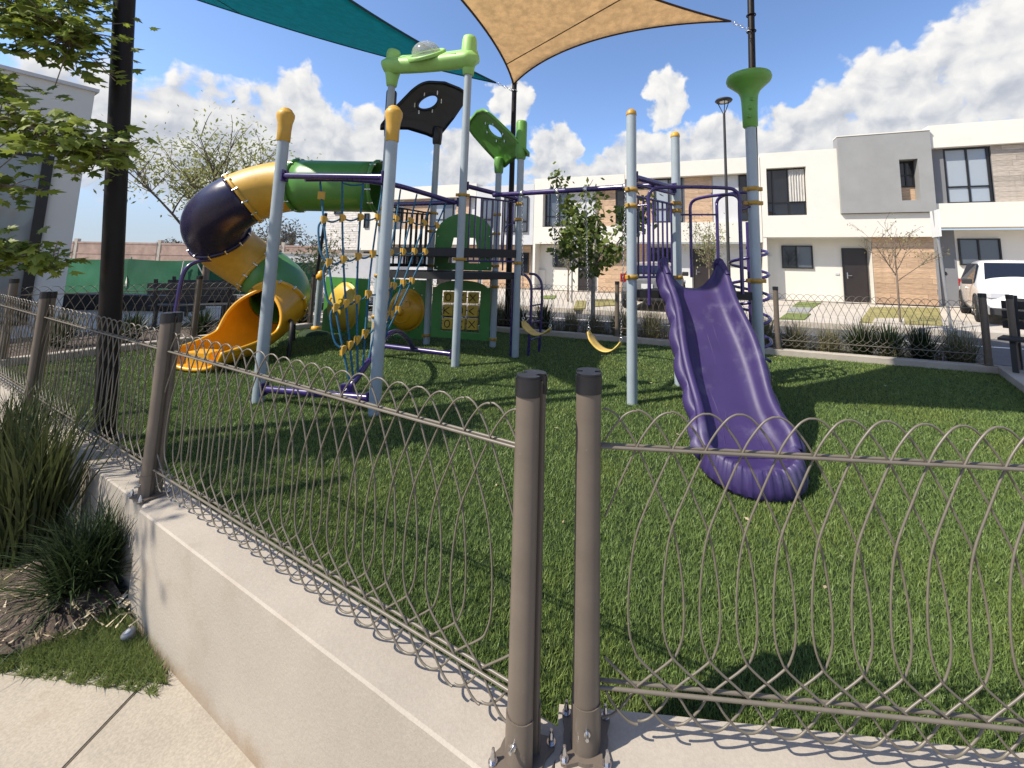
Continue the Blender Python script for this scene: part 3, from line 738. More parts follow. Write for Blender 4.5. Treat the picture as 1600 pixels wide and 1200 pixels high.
# climbing handle loops at D
def pipe(par, pts, r, m_, name, k=6, seg=12): return part(name, MB().tube(catmull(pts, k), r, seg), m_, par)
for dx, dy in ((.06, .12), (.52, .44)):
    x0, y0 = D_[0]+dx*.35, D_[1]+dy
    pipe(tower, [(x0-.02, y0, 1.30), (x0+.10, y0-.02, 1.28), (x0+.19, y0-.04, 1.16), (x0+.21, y0-.05, .95), (x0+.20, y0-.05, .5), (x0+.18, y0-.05, 0)], .022, purple, 'ladder_rail')
for k in range(4):
    z_ = .25+k*.27; part('rung', MB().cyl((D_[0]+.21, D_[1]+.08, z_), (D_[0]+.37, D_[1]+.38, z_), .014, 8), purple, tower)
pipe(tower, [v3((D_[0]-.02, D_[1]), 1.32), (D_[0]-.07, D_[1]+.02, 1.22), (D_[0]-.075, D_[1]+.03, .9), (D_[0]-.075, D_[1]+.03, 0)], .02, purple, 'ladder_rail')
pipe(tower, [(D_[0]+.06, D_[1]+.02, 2.2), (D_[0]-.05, D_[1]+.14, 2.16), (D_[0]-.24, D_[1]+.2, 2.08), (D_[0]-.27, D_[1]+.2, 1.9), (D_[0]-.27, D_[1]+.2, 1.35)], .014, purple, 'grab_handle')
# flat panels: outline in the plane of two posts (s along, z up) with holes
def panel(par, a, b_, outline, holes, m_, name, th=.02, inset=.07, fine=True):
    a, b_ = Vector(v3(a, 0)), Vector(v3(b_, 0)); d = (b_-a).normalized(); nrm = Vector((-d.y, d.x, 0)); a2 = a+d*inset; Wd = (b_-a).length-2*inset
    bm = bmesh.new(); 
    def loop(P):
        vs = [bm.verts.new(a2+d*(x*Wd)+Vector((0, 0, z))) for x, z in P]; return [bm.edges.new((vs[i], vs[(i+1) % len(vs)])) for i in range(len(vs))]
    es = loop(outline)
    for h in holes: es += loop(h)
    bmesh.ops.triangle_fill(bm, use_beauty=True, use_dissolve=False, edges=es)
    bmesh.ops.recalc_face_normals(bm, faces=bm.faces)
    r_ = bmesh.ops.extrude_face_region(bm, geom=bm.faces[:]); bmesh.ops.translate(bm, vec=nrm*th, verts=[v for v in r_['geom'] if isinstance(v, bmesh.types.BMVert)])
    bmesh.ops.translate(bm, vec=-nrm*th/2, verts=bm.verts); bmesh.ops.recalc_face_normals(bm, faces=bm.faces); bm.verts.index_update()
    b = MB().add([v.co[:] for v in bm.verts], [[v.index for v in f.verts] for f in bm.faces]); bm.free()
    o_ = part(name, b, m_, par); return o_, (a2, d, nrm, Wd)
def arc(cx_, cz, rx, rz_, a0, a1, n): return [(cx_+rx*math.cos(R(a0+(a1-a0)*k/n)), cz+rz_*math.sin(R(a0+(a1-a0)*k/n))) for k in range(n+1)]
# arched house panel with two window cut-outs
o_, fr = panel(tower, J1, J2, [(0, 1.33), (1, 1.33), (1, 1.98)]+arc(.5, 1.95, .5, .42, 12, 168, 14)+[(0, 1.98)],
      [[(.24, 1.46), (.40, 1.46), (.40, 1.92), (.32, 1.92)], [(.60, 1.46), (.80, 1.46), (.70, 1.92), (.60, 1.92)]], green_d, 'house_panel')
a2, d, nrm, Wd = fr
b = MB()
for sx, z_ in ((.06, 1.38), (.94, 1.38), (.05, 1.95), (.95, 1.95)): b.cyl(a2+d*sx*Wd+Vector((0, 0, z_))-nrm*.02, a2+d*sx*Wd+Vector((0, 0, z_))+nrm*.02, .012, 8)
part('bolt', b, steel, o_)
# tic tac toe panel with nine turning blocks
o_, fr = panel(tower, J1, J2, [(0, .14), (1, .10), (1, 1.03)]+arc(.5, .98, .46, .17, 15, 165, 12)+[(0, 1.02)], [[(.17, .25), (.83, .23), (.83, .96), (.17, .96)]], green_d, 'noughts_and_crosses_panel')
a2, d, nrm, Wd = fr
marks = [['O', 'X', 'X'], ['K', 'O', 'K'], ['O', 'X', 'X']]
for r_ in range(3):
    z_ = .845-.232*r_
    part('axle', MB().cyl(a2+d*.17*Wd+Vector((0, 0, z_)), a2+d*.83*Wd+Vector((0, 0, z_)), .008, 8), print_k, o_)
    for c in range(3):
        ctr = a2+d*(.29+.21*c)*Wd+Vector((0, 0, z_)); q = MB(); pts = [(.086*math.cos(PI*2*k/3+PI/2), .086*math.sin(PI*2*k/3+PI/2)) for k in range(3)]
        q.obox(ctr, d*.093, nrm*.045, Vector((0, 0, .098)), bev=.014)
        blk = part('game_block', q, ballyellow, o_)
        mk_ = MB(); f = ctr-nrm*.0475 if (ctr-nrm).length < (ctr+nrm).length else ctr+nrm*.0475
        o2 = -nrm if (ctr-nrm).length < (ctr+nrm).length else nrm; U = d; Z = Vector((0, 0, 1)); ch = marks[r_][c]
        if ch == 'O': mk_.tube([f+U*.048*math.cos(2*PI*k/20)+Z*.062*math.sin(2*PI*k/20) for k in range(20)], .008, 6, closed=True)
        elif ch == 'X':
            mk_.cyl(f-U*.055-Z*.06, f+U*.055+Z*.06, .008, 6); mk_.cyl(f+U*.055-Z*.06, f-U*.055+Z*.06, .008, 6)
        else:
            mk_.cyl(f-U*.07-Z*.06, f-U*.07+Z*.06, .008, 6) if c == 0 else None
            mk_.cyl(f-U*.06, f+U*.03+Z*.06, .008, 6); mk_.cyl(f-U*.06, f+U*.03-Z*.06, .008, 6)
        part('printed_mark', mk_, print_k, o_)
# bubble panels (green squares with domed faces)
def bubble_panel(a, b_, z0, z1, m_dome, lab, dome_r=.36, side=-1):
    o_, fr = panel(tower, a, b_, [(0, z0), (1, z0), (1, z1), (0, z1)], [], green_d, 'bubble_panel', th=.035, inset=.08); a2, d, nrm, Wd = fr
    ctr = a2+d*Wd*.5+Vector((0, 0, (z0+z1)/2-.02)); nf = nrm if (ctr+nrm).length < (ctr-nrm).length else -nrm
    prof = [(dome_r+.03, .018), (dome_r+.012, .034), (dome_r, .036)]+[(dome_r*math.cos(R(x)), .036+.17*math.sin(R(x))) for x in range(8, 91, 8)]+[(0.001, .206)]
    dm = part('dome', MB().lathe(prof, ctr, 36, axis=nf), m_dome, o_)
    Z = Vector((0, 0, 1)); fc = MB()
    def onf(u, z_): rr = math.hypot(u, z_)/dome_r; return ctr+d*u+Z*z_+nf*(.036+.17*math.sqrt(max(0, 1-rr*rr)))
    fc.tube([onf(.20*math.cos(R(t)), -.02+.2*math.sin(R(t))) for t in range(200, 341, 14)], .010, 6)
    part('moulded_smile', fc, m_dome, o_)
    q = MB().lathe([(.075, 0), (.07, .03), (.045, .055), (.001, .065)], onf(0, -.02)-nf*.012, 18, axis=nf); part('moulded_nose', q, m_dome, o_)
    for sx in (-.13, .13):
        q = MB().torus(onf(sx, .12), .055, .008, axis=nf, n=18, k=6); part('moulded_eye', q, m_dome, o_)
    b = MB()
    for k in range(12):
        a_ = 2*PI*k/12+.2; p = ctr+d*(dome_r+.07)*math.cos(a_)+Z*(dome_r+.07)*math.sin(a_)*.98; b.cyl(p+nf*.015, p+nf*.027, .012, 8)
    part('bolt', b, steel, o_)
bubble_panel((-4.62, 8.2), (-3.32, 7.45), .1, 1.14, ballyellow, 0, .43)
bubble_panel((-3.22, 7.9), (-2.32, 7.62), .06, 1.13, orange, 0)
# short bollard carrying the left panel
b = MB().cyl((-4.75, 8.3, .14), (-4.75, 8.3, 1.1), .06, 18); o_ = part('bollard_post', b, post_blue, tower)
part('bollard_cap', MB().lathe([(.066, 1.08), (.085, 1.10), (.085, 1.16), (.062, 1.19), (.055, 1.23), (.001, 1.26)], (-4.75, 8.3, 0), 18), orange, o_)
part('bollard_collar', MB().lathe([(.095, .10), (.095, .15), (.062, .16)], (-4.75, 8.3, 0), 18), orange, o_)
part('turf_mound', MB().lathe([(.32, -.01), (.27, .05), (.17, .09), (.06, .11), (.001, .11)], (-4.75, 8.3, 0), 18), turf_m, o_)
# light green arch between L and C with clear dome
def arch_top():
    a, c = Vector(v3(L_, 4.62)), Vector(v3(C_, 4.52)); d = (c-a).normalized(); n_ = Vector((d.y, -d.x, 0)); Ln = (c-a).length
    Z = Vector((0, 0, 1)); al = R(40); wv = (n_*-math.cos(al)+Z*math.sin(al)); nv = (n_*math.sin(al)+Z*math.cos(al))   # plate leans back: its face looks out and up
    P = []; nu = 30
    def ctr(s_): return a+d*s_+Z*(.11-.02*math.sin(PI*max(0, min(1, s_/Ln))))
    for i in range(nu+1):
        u = i/nu; s_ = -.15+u*(Ln+.30); e = min(1, min(u, 1-u)/.07); e = math.sqrt(max(0, 1-(1-e)**2)); wd = .20*(.3+.7*e); hz = .128*(.35+.65*e); ring = []
        for k in range(21):
            t = 2*PI*k/20; cx_, sz_ = math.cos(t), math.sin(t)
            ring.append(tuple(ctr(s_)+wv*wd*math.copysign(abs(cx_)**.5, cx_)+nv*hz*math.copysign(abs(sz_)**.7, sz_)))
        P.append(ring)
    b = MB().grid(P); b.add(P[0], [tuple(range(20))]); b.add(P[-1], [tuple(range(20))[::-1]])
    part('arch_top', b, green_l, tower)
    for q in (L_, C_):
        part('sleeve', MB().lathe([(.064, -.20), (.080, -.19), (.10, -.05), (.118, .03), (.122, .12), (.112, .36), (.098, .42), (.075, .435), (.001, .43)], v3(q, 4.55), 22), green_l, tower)
    mid = ctr(Ln*.5)+nv*.122
    part('dome_rim', MB().lathe([(.31, -.02), (.31, .02), (.285, .035), (.235, .025), (.235, -.02)], mid, 36, axis=nv), green_l, tower)
    part('clear_dome', MB().lathe([(.232, .01)]+[(.228*math.cos(R(x)), .02+.19*math.sin(R(x))) for x in range(0, 90, 9)]+[(.001, .21)], mid, 36, axis=nv), glassy('clear_dome_plastic', (.62, .62, .6), .12, .55, .5), tower)
    for sg in (-1, 1):
        pts = [mid+d*sg*.60+wv*-.13+nv*.004, mid+d*sg*.50+wv*-.10+nv*.006, mid+d*sg*.42+wv*-.02+nv*.006, mid+d*sg*.34+wv*.05+nv*.004]
        part('moulded_rib', MB().tube(catmull(pts, 5), .014, 6), green_l, tower)
arch_top()
# curved roofs with a round porthole
def roof(a, b_, z, m_, name, tip, depth=.95, width=1.0, rise=.4, sleeves=(.0, .0), off=0.):
    """saddle-shaped plastic roof on two posts, tilted towards 'tip' (unit vector); ribbed underside and a porthole"""
    A, Bv = Vector(v3(a, z)), Vector(v3(b_, z)); d = (Bv-A).normalized(); n_ = Vector(tip).normalized(); mid = A.lerp(Bv, .5); W_ = (Bv-A).length/2+.10
    nu, nv = 40, 32; ring_r = .19
    def f(u, v):
        # u,v in -1..1 : bowed sheet, higher in the middle and at the outer edge
        ww = W_*(1-.14*max(0, v)**2); p = mid+d*(u*ww)+n_*(v*depth/2+off)
        zc = rise*(.5+.5*v)+.13*(1-u*u)
        return p+Vector((0, 0, zc))
    def squ(x, y):
        # square to rounded square
        r_ = max(abs(x), abs(y)); L = math.hypot(x, y); k = 1 if L < 1e-6 else r_/L; q = .86
        return (x*(q+(1-q)*k*1.15), y*(q+(1-q)*k*1.15)) if L > 0 else (0, 0)
    th = .05
    rings = []
    NA = 64; hole_c = (0., .08); hr = (.30, .34)
    def sq(a_):
        c, s_ = math.cos(a_), math.sin(a_); e = .20
        return math.copysign(abs(c)**e, c), math.copysign(abs(s_)**e, s_)
    NR = 9
    T, Bt = [], []
    for r_ in range(NR+1):
        k = r_/NR; tr, br = [], []
        for j in range(NA+1):
            a_ = 2*PI*j/NA; ox, oy = sq(a_); ix, iy = hole_c[0]+hr[0]*math.cos(a_), hole_c[1]+hr[1]*math.sin(a_)
            u, v = ix+(ox-ix)*k, iy+(oy-iy)*k; p = f(u, v)
            groove = .018*max(0, math.sin(v*16))**2*(1 if (abs(u) > .34 or abs(v-.08) > .38) and .06 < k < .93 else 0)
            e = .045*(k > .97)
            tr.append(tuple(p+Vector((0, 0, th*.5-e*.4)))); br.append(tuple(p-Vector((0, 0, th*.5+.035*(k > .9)-groove))))
        T.append(tr); Bt.append(br)
    b = MB().grid(T).grid([q[::-1] for q in Bt]); b.grid([T[-1], Bt[-1]]); b.grid([Bt[0], T[0]])
    o_ = part(name, b, m_, tower, fixn=True)
    rim = MB(); bo = MB()
    q = [f(hole_c[0]+hr[0]*math.cos(2*PI*j/32), hole_c[1]+hr[1]*math.sin(2*PI*j/32)) for j in range(32)]
    rim.tube(q, .028, 8, closed=True); part('porthole_rim', rim, m_, o_)
    for j in range(6):
        a_ = 2*PI*j/6+.4; p = f(hole_c[0]+hr[0]*1.28*math.cos(a_), hole_c[1]+hr[1]*1.28*math.sin(a_)); bo.lathe([(.016, -.05), (.016, .05)], p, 8)
    part('bolt', bo, steel, o_)
    for q_, (lo, hi) in ((a, sleeves[0]), (b_, sleeves[1])):
        part('sleeve', MB().lathe([(.066, lo), (.08, lo+.02), (.092, z+.05), (.092, hi-.03), (.08, hi), (.001, hi)], v3(q_, 0), 20), m_, o_)
    return o_
roof(K_, J1, 3.82, black_pl, 'black_roof', (.85, .1, 0), depth=.62, rise=.92, sleeves=((3.68, 4.55), (3.68, 4.02)), off=.20)
roof(D_, J2, 3.26, green_m, 'green_roof', (-1, .0, 0), depth=.76, rise=.78, sleeves=((3.20, 3.86), (3.12, 3.42)), off=.24)

# ------------------------------------------------------------------ rope climber (two capped posts, beams and a twisted net)
climb = thing('rope_climber', 'blue rope climbing net with yellow clips between two yellow capped posts', 'climbing net', v3(B_, 0))
capprof = [(.060, -.01), (.066, .0), (.067, .12), (.072, .2), (.088, .27), (.088, .31), (.074, .335), (.066, .34), (.058, .36), (.035, .378), (.001, .384)]
for p, z0 in ((A_, 2.80), (B_, 2.735)):
    post(climb, p, z0+.1)
    part('post_cap', MB().lathe(capprof, v3(p, z0), 24), yellow, climb)
beam(climb, v3(A_, 2.40), v3(B_, 2.35)); beam(climb, v3(A_, .135), v3(B_, .15))
ab = ((A_[0]+B_[0])/2, (A_[1]+B_[1])/2); lc = ((L_[0]+C_[0])/2, (L_[1]+C_[1])/2)
topc = catmull([(-2.78, 4.40, 2.37), (-2.45, 4.75, 2.44), (-2.15, 5.2, 2.47), (-1.85, 5.65, 2.43), (-1.52, 6.0, 2.36)], 10)
botc = catmull([(-2.08, 4.25, .17), (-2.02, 4.36, .30), (-1.98, 4.6, .47), (-2.0, 5.0, .60), (-2.05, 5.5, .55), (-2.1, 6.0, .35), (-2.1, 6.2, .2)], 8)
part('arched_top_beam', MB().tube(topc, .035, 14), purple, climb)
part('arched_foot_pipe', MB().tube(botc, .032, 14), purple, climb)
part('foot_gusset', MB().obox((-2.08, 4.27, .19), Vector((.06, .0, 0)), Vector((0, .03, 0)), Vector((0, 0, .06)), bev=.01), purple, climb)
def onc(c, t): f = t*(len(c)-1); i = min(int(f), len(c)-2); return c[i].lerp(c[i+1], f-i)
NC = 8; rows = (.20, .42, .64, .84); cols = []
for i in range(NC):
    tt = .08+.84*i/(NC-1); a = onc(topc, tt)-Vector((0, 0, .05)); b_ = onc(botc, .05+.42*(i/(NC-1))**1.1)+Vector((0, 0, .03)); cols.append((a, b_))
def netpt(i, t):
    a, b_ = cols[i]; p = a.lerp(b_, t); s_ = math.sin(PI*t)*.05*(1 if i < 4 else -.6); return p+Vector((-.3*s_, -.9*s_, 0))
for i in range(NC):
    part('rope', MB().tube([netpt(i, k/16) for k in range(17)], .011, 8), rope, climb)
    part('eye_bolt', MB().torus(cols[i][0]+Vector((0, 0, .02)), .022, .006, axis=(1, .4, 0), n=14, k=6), purple, climb)
def clip(p, d):
    b = MB(); d = Vector(d).normalized(); s_ = d.cross(Vector((0, 0, 1))).normalized()
    for sg in (-1, 1):
        prof = []
        for k in range(9): a = PI*k/8; prof.append((.045*math.cos(a), .056*math.sin(a)))
        q = [p+s_*sg*.004+d*(y-.022)+Vector((0, 0, x)) for x, y in prof]; q2 = [v+s_*sg*.022 for v in q]; n = len(q)
        b.add(q+q2, [tuple(range(n)), tuple(range(n, 2*n))[::-1]]+[(i, (i+1) % n, (i+1) % n+n, i+n) for i in range(n)])
        for dz in (-.018, .018): b.cyl(p+s_*sg*.024+d*.004+Vector((0, 0, dz)), p+s_*sg*.032+d*.004+Vector((0, 0, dz)), .006, 6)
    return b
for t in rows:
    for i in range(NC):
        p = netpt(i, t); nx = netpt(min(i+1, NC-1), t)-netpt(max(i-1, 0), t)
        part('clip', clip(p, nx), yellow, climb)
    for i in range(NC-1):
        a, b_ = netpt(i, t), netpt(i+1, t); m_ = a.lerp(b_, .5)-Vector((0, 0, .035))
        part('rope', MB().tube(catmull([a, a.lerp(m_, .6)-Vector((0, 0, .006)), m_, b_.lerp(m_, .6)-Vector((0, 0, .006)), b_], 4), .010, 7), rope, climb)
# the outer rope that loops from clip to clip down the near edge
pts = []
for t0, t1 in zip(rows[:-1], rows[1:]):
    a, b_ = netpt(0, t0), netpt(0, t1); part('rope', MB().tube(catmull([a, a.lerp(b_, .2)+Vector((-.055, -.02, 0)), a.lerp(b_, .8)+Vector((-.06, -.02, 0)), b_], 5), .011, 7), rope, climb)
part('rope_sleeve', MB().obox(netpt(0, .07), Vector((.035, 0, 0)), Vector((0, .016, 0)), Vector((0, 0, .045)), bev=.006), yellow, climb)
part('rope', MB().tube(catmull([cols[1][0], cols[1][0].lerp(cols[2][0], .5)-Vector((0, 0, .02)), cols[2][0]], 5), .010, 7), rope, climb)

# ------------------------------------------------------------------ tube slide
tube = thing('tube_slide', 'twisting tube slide in green, yellow and dark purple sections with open yellow chute', 'slide', (-4.6, 6.5, 0))
TR = .425
def sect(start, h, p, L, dh, pe, n=22):
    x, y, z = start; out = [(Vector(start), h, p)]
    for i in range(n):
        h2 = h+dh*(i+1)/n; pp = p+(pe-p)*(i+1)/n; hm = h+dh*(i+.5)/n; s_ = L/n
        x += s_*math.cos(R(hm))*math.cos(R(pp)); y += s_*math.sin(R(hm))*math.cos(R(pp)); z -= s_*math.sin(R(pp)); out.append((Vector((x, y, z)), h2, pp))
    return out
def fr(pt):
    c, h, p = pt; t = Vector((math.cos(R(h))*math.cos(R(p)), math.sin(R(h))*math.cos(R(p)), -math.sin(R(p))))
    s_ = Vector((-math.sin(R(h)), math.cos(R(h)), 0)); u = t.cross(s_)*-1
    if u.z < 0: u = -u
    return c, t, s_, u
def tubesec(sc_, m_, name, r=TR, n=40):
    rows = []
    for pt in sc_:
        c, t, s_, u = fr(pt); rows.append([tuple(c+(s_*math.cos(2*PI*j/n)+u*math.sin(2*PI*j/n))*r) for j in range(n+1)])
    o_ = part(name, MB().grid(rows), m_, tube, fixn=True, solid=.012); return o_
def flange(pt, m_, dt=0.):
    c, t, s_, u = fr(pt); b = MB(); n = 40; c = c+t*dt; rows = []
    for (rr, off) in ((TR+.004, -.028), (TR+.032, -.024), (TR+.036, 0), (TR+.032, .024), (TR+.004, .028)):
        rows.append([tuple(c+t*off+(s_*math.cos(2*PI*j/n)+u*math.sin(2*PI*j/n))*rr) for j in range(n+1)])
    b.grid(rows); o_ = part('flange', b, m_, tube)
    q = MB()
    for j in range(12):
        a = 2*PI*(j+.5)/12; d = s_*math.cos(a)+u*math.sin(a); pos = c+d*(TR+.022)
        q.cyl(pos-t*.042, pos+t*.042, .016, 8); 
    part('bolt', q, steel, o_)
s0 = (-3.02, 6.8, 2.72)
S0 = sect(s0, 180, 0, 1.35, 0, 0, 6)
S1 = sect(S0[-1][0], 180, 0, .88, 31.4, 36.5); S2 = sect(S1[-1][0], S1[-1][1], S1[-1][2], 1.01, -124.6, 43)
S3 = sect(S2[-1][0], S2[-1][1], S2[-1][2], .82, -68.5, 34.4); S4 = sect(S3[-1][0], S3[-1][1], S3[-1][2], 1.02, -100, 31)
tubesec(S0, green_t, 'green_tube'); tubesec(S1, yellow, 'yellow_bend'); tubesec(S2, tube_purple, 'purple_bend'); tubesec(S3, yellow, 'yellow_bend'); tubesec(S4, green_t, 'green_bend')
flange(S0[0], green_t); flange(S0[-1], green_t); flange(S1[-1], yellow, -.01); flange(S2[-1], tube_purple, -.01); flange(S3[-1], yellow, .0); flange(S4[-1], orange, .0)
# exit hood and open chute
S5 = sect(S4[-1][0], S4[-1][1], S4[-1][2], 1.62, -16, 2, 40)
rows = []
n = 32
for i, pt in enumerate(S5):
    c, t, s_, u = fr(pt); k = i/(len(S5)-1); row = []
    # opening angle: full tube at first, then an open trough with lower and lower sides
    cut = 0 if k < .10 else min(1, (k-.10)/.42); cut = cut*cut*(3-2*cut); half = PI*(1-.02) if k < .10 else PI*(.98-.52*cut)
    side = 1+.10*cut
    for j in range(n+1):
        a = -PI/2-half+2*half*j/n; rr = TR*(1-.10*k)
        flat = 1-.30*k*max(0, -math.sin(a))
        row.append(tuple(c+s_*math.cos(a)*rr*side+u*math.sin(a)*rr*flat+Vector((0, 0, .02*k))))
    rows.append(row)
ch = part('chute', MB().grid(rows), orange, tube, fixn=True, solid=.014)
lip = MB()
lip.tube([r_[0] for r_ in rows[4:]]+[rows[-1][j] for j in range(1, n)]+[r_[-1] for r_ in rows[4:][::-1]], .026, 10)
part('rolled_lip', lip, orange, ch)
c, t, s_, u = fr(S5[-5]); b = MB(); b.obox((c.x, c.y, .12), s_*.17, Vector((t.x, t.y, 0)).normalized()*.10, Vector((0, 0, .13)), bev=.02); part('chute_foot', b, orange, tube)
pipe(tube, [(-5.85, 6.35, 0), (-5.85, 6.4, .7), (-5.84, 6.45, 1.25), (-5.75, 6.6, 1.42), (-5.55, 6.75, 1.44), (-5.42, 6.85, 1.43)], .03, purple, 'support_leg')
pipe(tube, [(-4.02, 6.35, 0), (-4.03, 6.38, .35), (-4.12, 6.5, .5), (-4.35, 6.75, .5)], .03, deck_blk, 'support_leg')
pipe(tube, [(-4.75, 7.6, 0), (-4.8, 7.6, .9)], .03, deck_blk, 'support_leg')

# ------------------------------------------------------------------ slide tower with deck, barrier and handle arches
st = thing('slide_tower', 'three blue grey posts with a small deck and handle arches atop the purple slide', 'play structure', v3(E_, 0))
for p, zt in ((E_, 3.225), (F_, 3.20), (G_, 3.3)): post(st, p, zt)
for p, z0 in ((E_, 3.225), (F_, 3.20)): part('post_cap', MB().lathe([(.059, -.005), (.062, 0), (.062, .015), (.055, .045), (.035, .068), (.001, .075)], v3(p, z0), 20), clampy if p == E_ else yellow, st)
gp = MB().lathe([(.062, -.22), (.080, -.20), (.083, -.02), (.088, .1), (.095, .16), (.12, .22), (.19, .29), (.235, .33), (.245, .36), (.235, .395), (.2, .41), (.001, .385)], v3(G_, 3.29), 30)
for k in range(3): gp.lathe([(.024, -.0), (.02, .014), (.001, .02)], (G_[0]-.05+.02*k, G_[1]-.083, 3.18+.1*k), 10, axis=(-.3, -1, 0))
gp.tube([(G_[0]+.19*math.cos(a), G_[1]+.19*math.sin(a), 3.625) for a in [2*PI*k/24 for k in range(24)]], .016, 6, closed=True)
part('funnel_top', gp, green_m, st)
for p, zs, aim in ((E_, (2.34, 2.155, 1.355), F_), (F_, (2.30, 2.2, 1.34), E_), (G_, (2.36, 2.2, 1.34), E_)):
    for z_ in zs: clampring(st, p, z_, toward(p, aim))
part('deck', MB().prism(ccw([(E_[0]-.02, E_[1]-.02), (F_[0], F_[1]+.03), (G_[0]+.02, G_[1]-.02)]), 1.13, 1.215), deck_blk, st)
beam(st, v3(E_, 2.50), v3(F_, 2.50), .035)
beam(st, (E_[0], E_[1], 2.42), (F_[0], F_[1], 2.42), .02, flange=False)
railing(st, E_, F_, 1.35, 2.28, 8)
ev = Vector((G_[0]-E_[0], G_[1]-E_[1], 0)).normalized(); en = Vector((ev.y, -ev.x, 0))
def arch(par, a, b_, z0, z1, out, t0, t1, foot0, foot1):
    a, b_ = Vector(v3(a, 0)), Vector(v3(b_, 0)); Z = lambda z_: Vector((0, 0, z_)); q0 = a.lerp(b_, t0)+out; q1 = a.lerp(b_, t1)+out; d = (q1-q0).normalized()
    pts = [q0+Z(foot0), q0+Z(z1-.30), q0+Z(z1-.10), q0+d*.04+Z(z1-.03), q0+d*.13+Z(z1), q0.lerp(q1, .5)+Z(z1+.01), q1-d*.13+Z(z1), q1-d*.04+Z(z1-.03), q1+Z(z1-.10), q1+Z(z1-.30), q1+Z(foot1)]
    o_ = part('handle_arch', MB().tube(catmull(pts, 5), .02, 12), purple, par)
    s_ = MB()
    for q, c in ((q0, a), (q1, b_)):
        for zz in (2.155,): s_.cyl(q+Z(zz), c+Z(zz), .012, 8)
    part('stub', s_, purple, o_); return o_
arch(st, E_, G_, 1.2, 2.35, en*.10, .13, .86, 1.06, 1.2)
arch(st, F_, G_, 1.2, 2.36, Vector((.10, .12, 0)), .14, .80, 1.34, 1.2)
arch(st, F_, G_, 1.2, 2.40, Vector((.26, .26, 0)), .40, .90, .0, 0.)
# corkscrew climber on the far side
cc = (2.62, 5.55); part('climber_pole', MB().cyl((cc[0], cc[1], 0), (cc[0], cc[1], 2.1), .022, 12), purple, st)
hp = [(cc[0]+.24*math.cos(2*PI*k/20), cc[1]+.24*math.sin(2*PI*k/20), .25+k*.0145) for k in range(105)]
part('corkscrew', MB().tube(hp, .02, 10), purple, st)

# ------------------------------------------------------------------ purple slide
sl_ = thing('purple_slide', 'wide purple plastic slide with wavy sides and ribbed rounded foot', 'slide', (1.45, 3.6, 0))
cl = catmull([(1.475, 4.46, 1.235), (1.470, 4.33, 1.215), (1.462, 4.12, 1.06), (1.455, 3.88, .82), (1.44, 3.62, .55), (1.43, 3.40, .33), (1.42, 3.21, .20), (1.415, 3.06, .14)], 8)
NSL = len(cl); rows = []; orows = []
def slide_row(i, outer=False):
    k = i/(NSL-1); p = cl[i]; t = (cl[min(i+1, NSL-1)]-cl[max(i-1, 0)]).normalized(); s_ = Vector((1, .0, 0)); u = t.cross(s_)*-1
    if u.z < 0: u = -u
    wave = .018*math.sin(k*15.5)
    hw = .262+.018*k+wave*.7
    hgt = .20+.10*math.exp(-((k-.02)/.10)**2)-.075*k+.012*math.sin(k*15.5+1)
    hgt *= 1 if k < .9 else 1-.25*(k-.9)/.1
    row = []
    # cross-section from left rim over the bed to right rim
    prof = [(-1.22, .80), (-1.20, .95), (-1.13, 1.0), (-1.05, .95), (-.99, .70), (-.95, .40), (-.87, .15), (-.72, .03), (-.5, .0), (-.3, .0), (-.1, .0), (.1, .0), (.3, .0), (.5, .0), (.72, .03), (.87, .15), (.95, .40), (.99, .70), (1.05, .95), (1.13, 1.0), (1.20, .95), (1.22, .80)]
    for x, h in prof:
        z = h*hgt
        top_ = max(0., 1-k/.16); z = z*(1-top_)+top_*hgt*min(1., abs(x)/1.10)**2.4*(1 if abs(x) < 1.16 else .9)
        if abs(x) < .6:
            # moulded crest lines that run down the bed
            for c0, am in ((-.33, .22), (.12, .30)):
                cxx = c0+am*.5*math.sin(k*9+c0*4)*(1 if c0 > 0 else .4); z += .0
        row.append(p+s_*(x*hw)+u*z)
    return row, p, s_, u, hw, hgt, t
bed = []
for i in range(NSL):
    row, p, s_, u, hw, hgt, t = slide_row(i); bed.append([tuple(v) for v in row])
o_ = part('bed', MB().grid(bed), slide_purple, sl_, fixn=True, solid=.016)
# outer skirts below the rims, with scallops down the left and right flanks
for sg, nm in ((-1, 'flank'), (1, 'flank')):
    sk = []
    for i in range(NSL):
        row, p, s_, u, hw, hgt, t = slide_row(i); e = row[0] if sg < 0 else row[-1]
        sc_ = .25+.75*abs(math.sin(i/(NSL-1)*PI*8)); dn = -u*(hgt*.8+.035)
        sk.append([tuple(e+dn*q+s_*sg*(.055*sc_*math.sin(PI*q)**.7+.012*q)) for q in (0, .2, .4, .6, .8, 1.0)])
    part(nm, MB().grid(sk), slide_purple, sl_, solid=.012)
cr = MB()
def onbed(i, x, dz=.004):
    f = min(max(i, 0), NSL-1.001); a = int(f); r0, p0, s0_, u0, hw0, _, _ = slide_row(a); r1, p1_, s1_, u1, hw1, _, _ = slide_row(a+1); fr_ = f-a
    return (p0+s0_*x*hw0+u0*dz).lerp(p1_+s1_*x*hw1+u1*dz, fr_)
N1 = NSL-1
for pts in ([(.02, -.34), (.10, -.32), (.22, -.22), (.40, -.10), (.55, -.06), (.70, -.2), (.86, -.28)], [(.02, -.02), (.12, .04), (.26, .26), (.36, .22), (.46, .24), (.60, .56), (.75, .50), (.95, .42)], [(.08, -.58), (.3, -.52), (.5, -.60), (.72, -.42), (.9, -.5)]):
    cr.tube(catmull([onbed(a*N1, x) for a, x in pts], 6), .0045, 6)
part('moulded_crest', cr, slide_purple, o_)
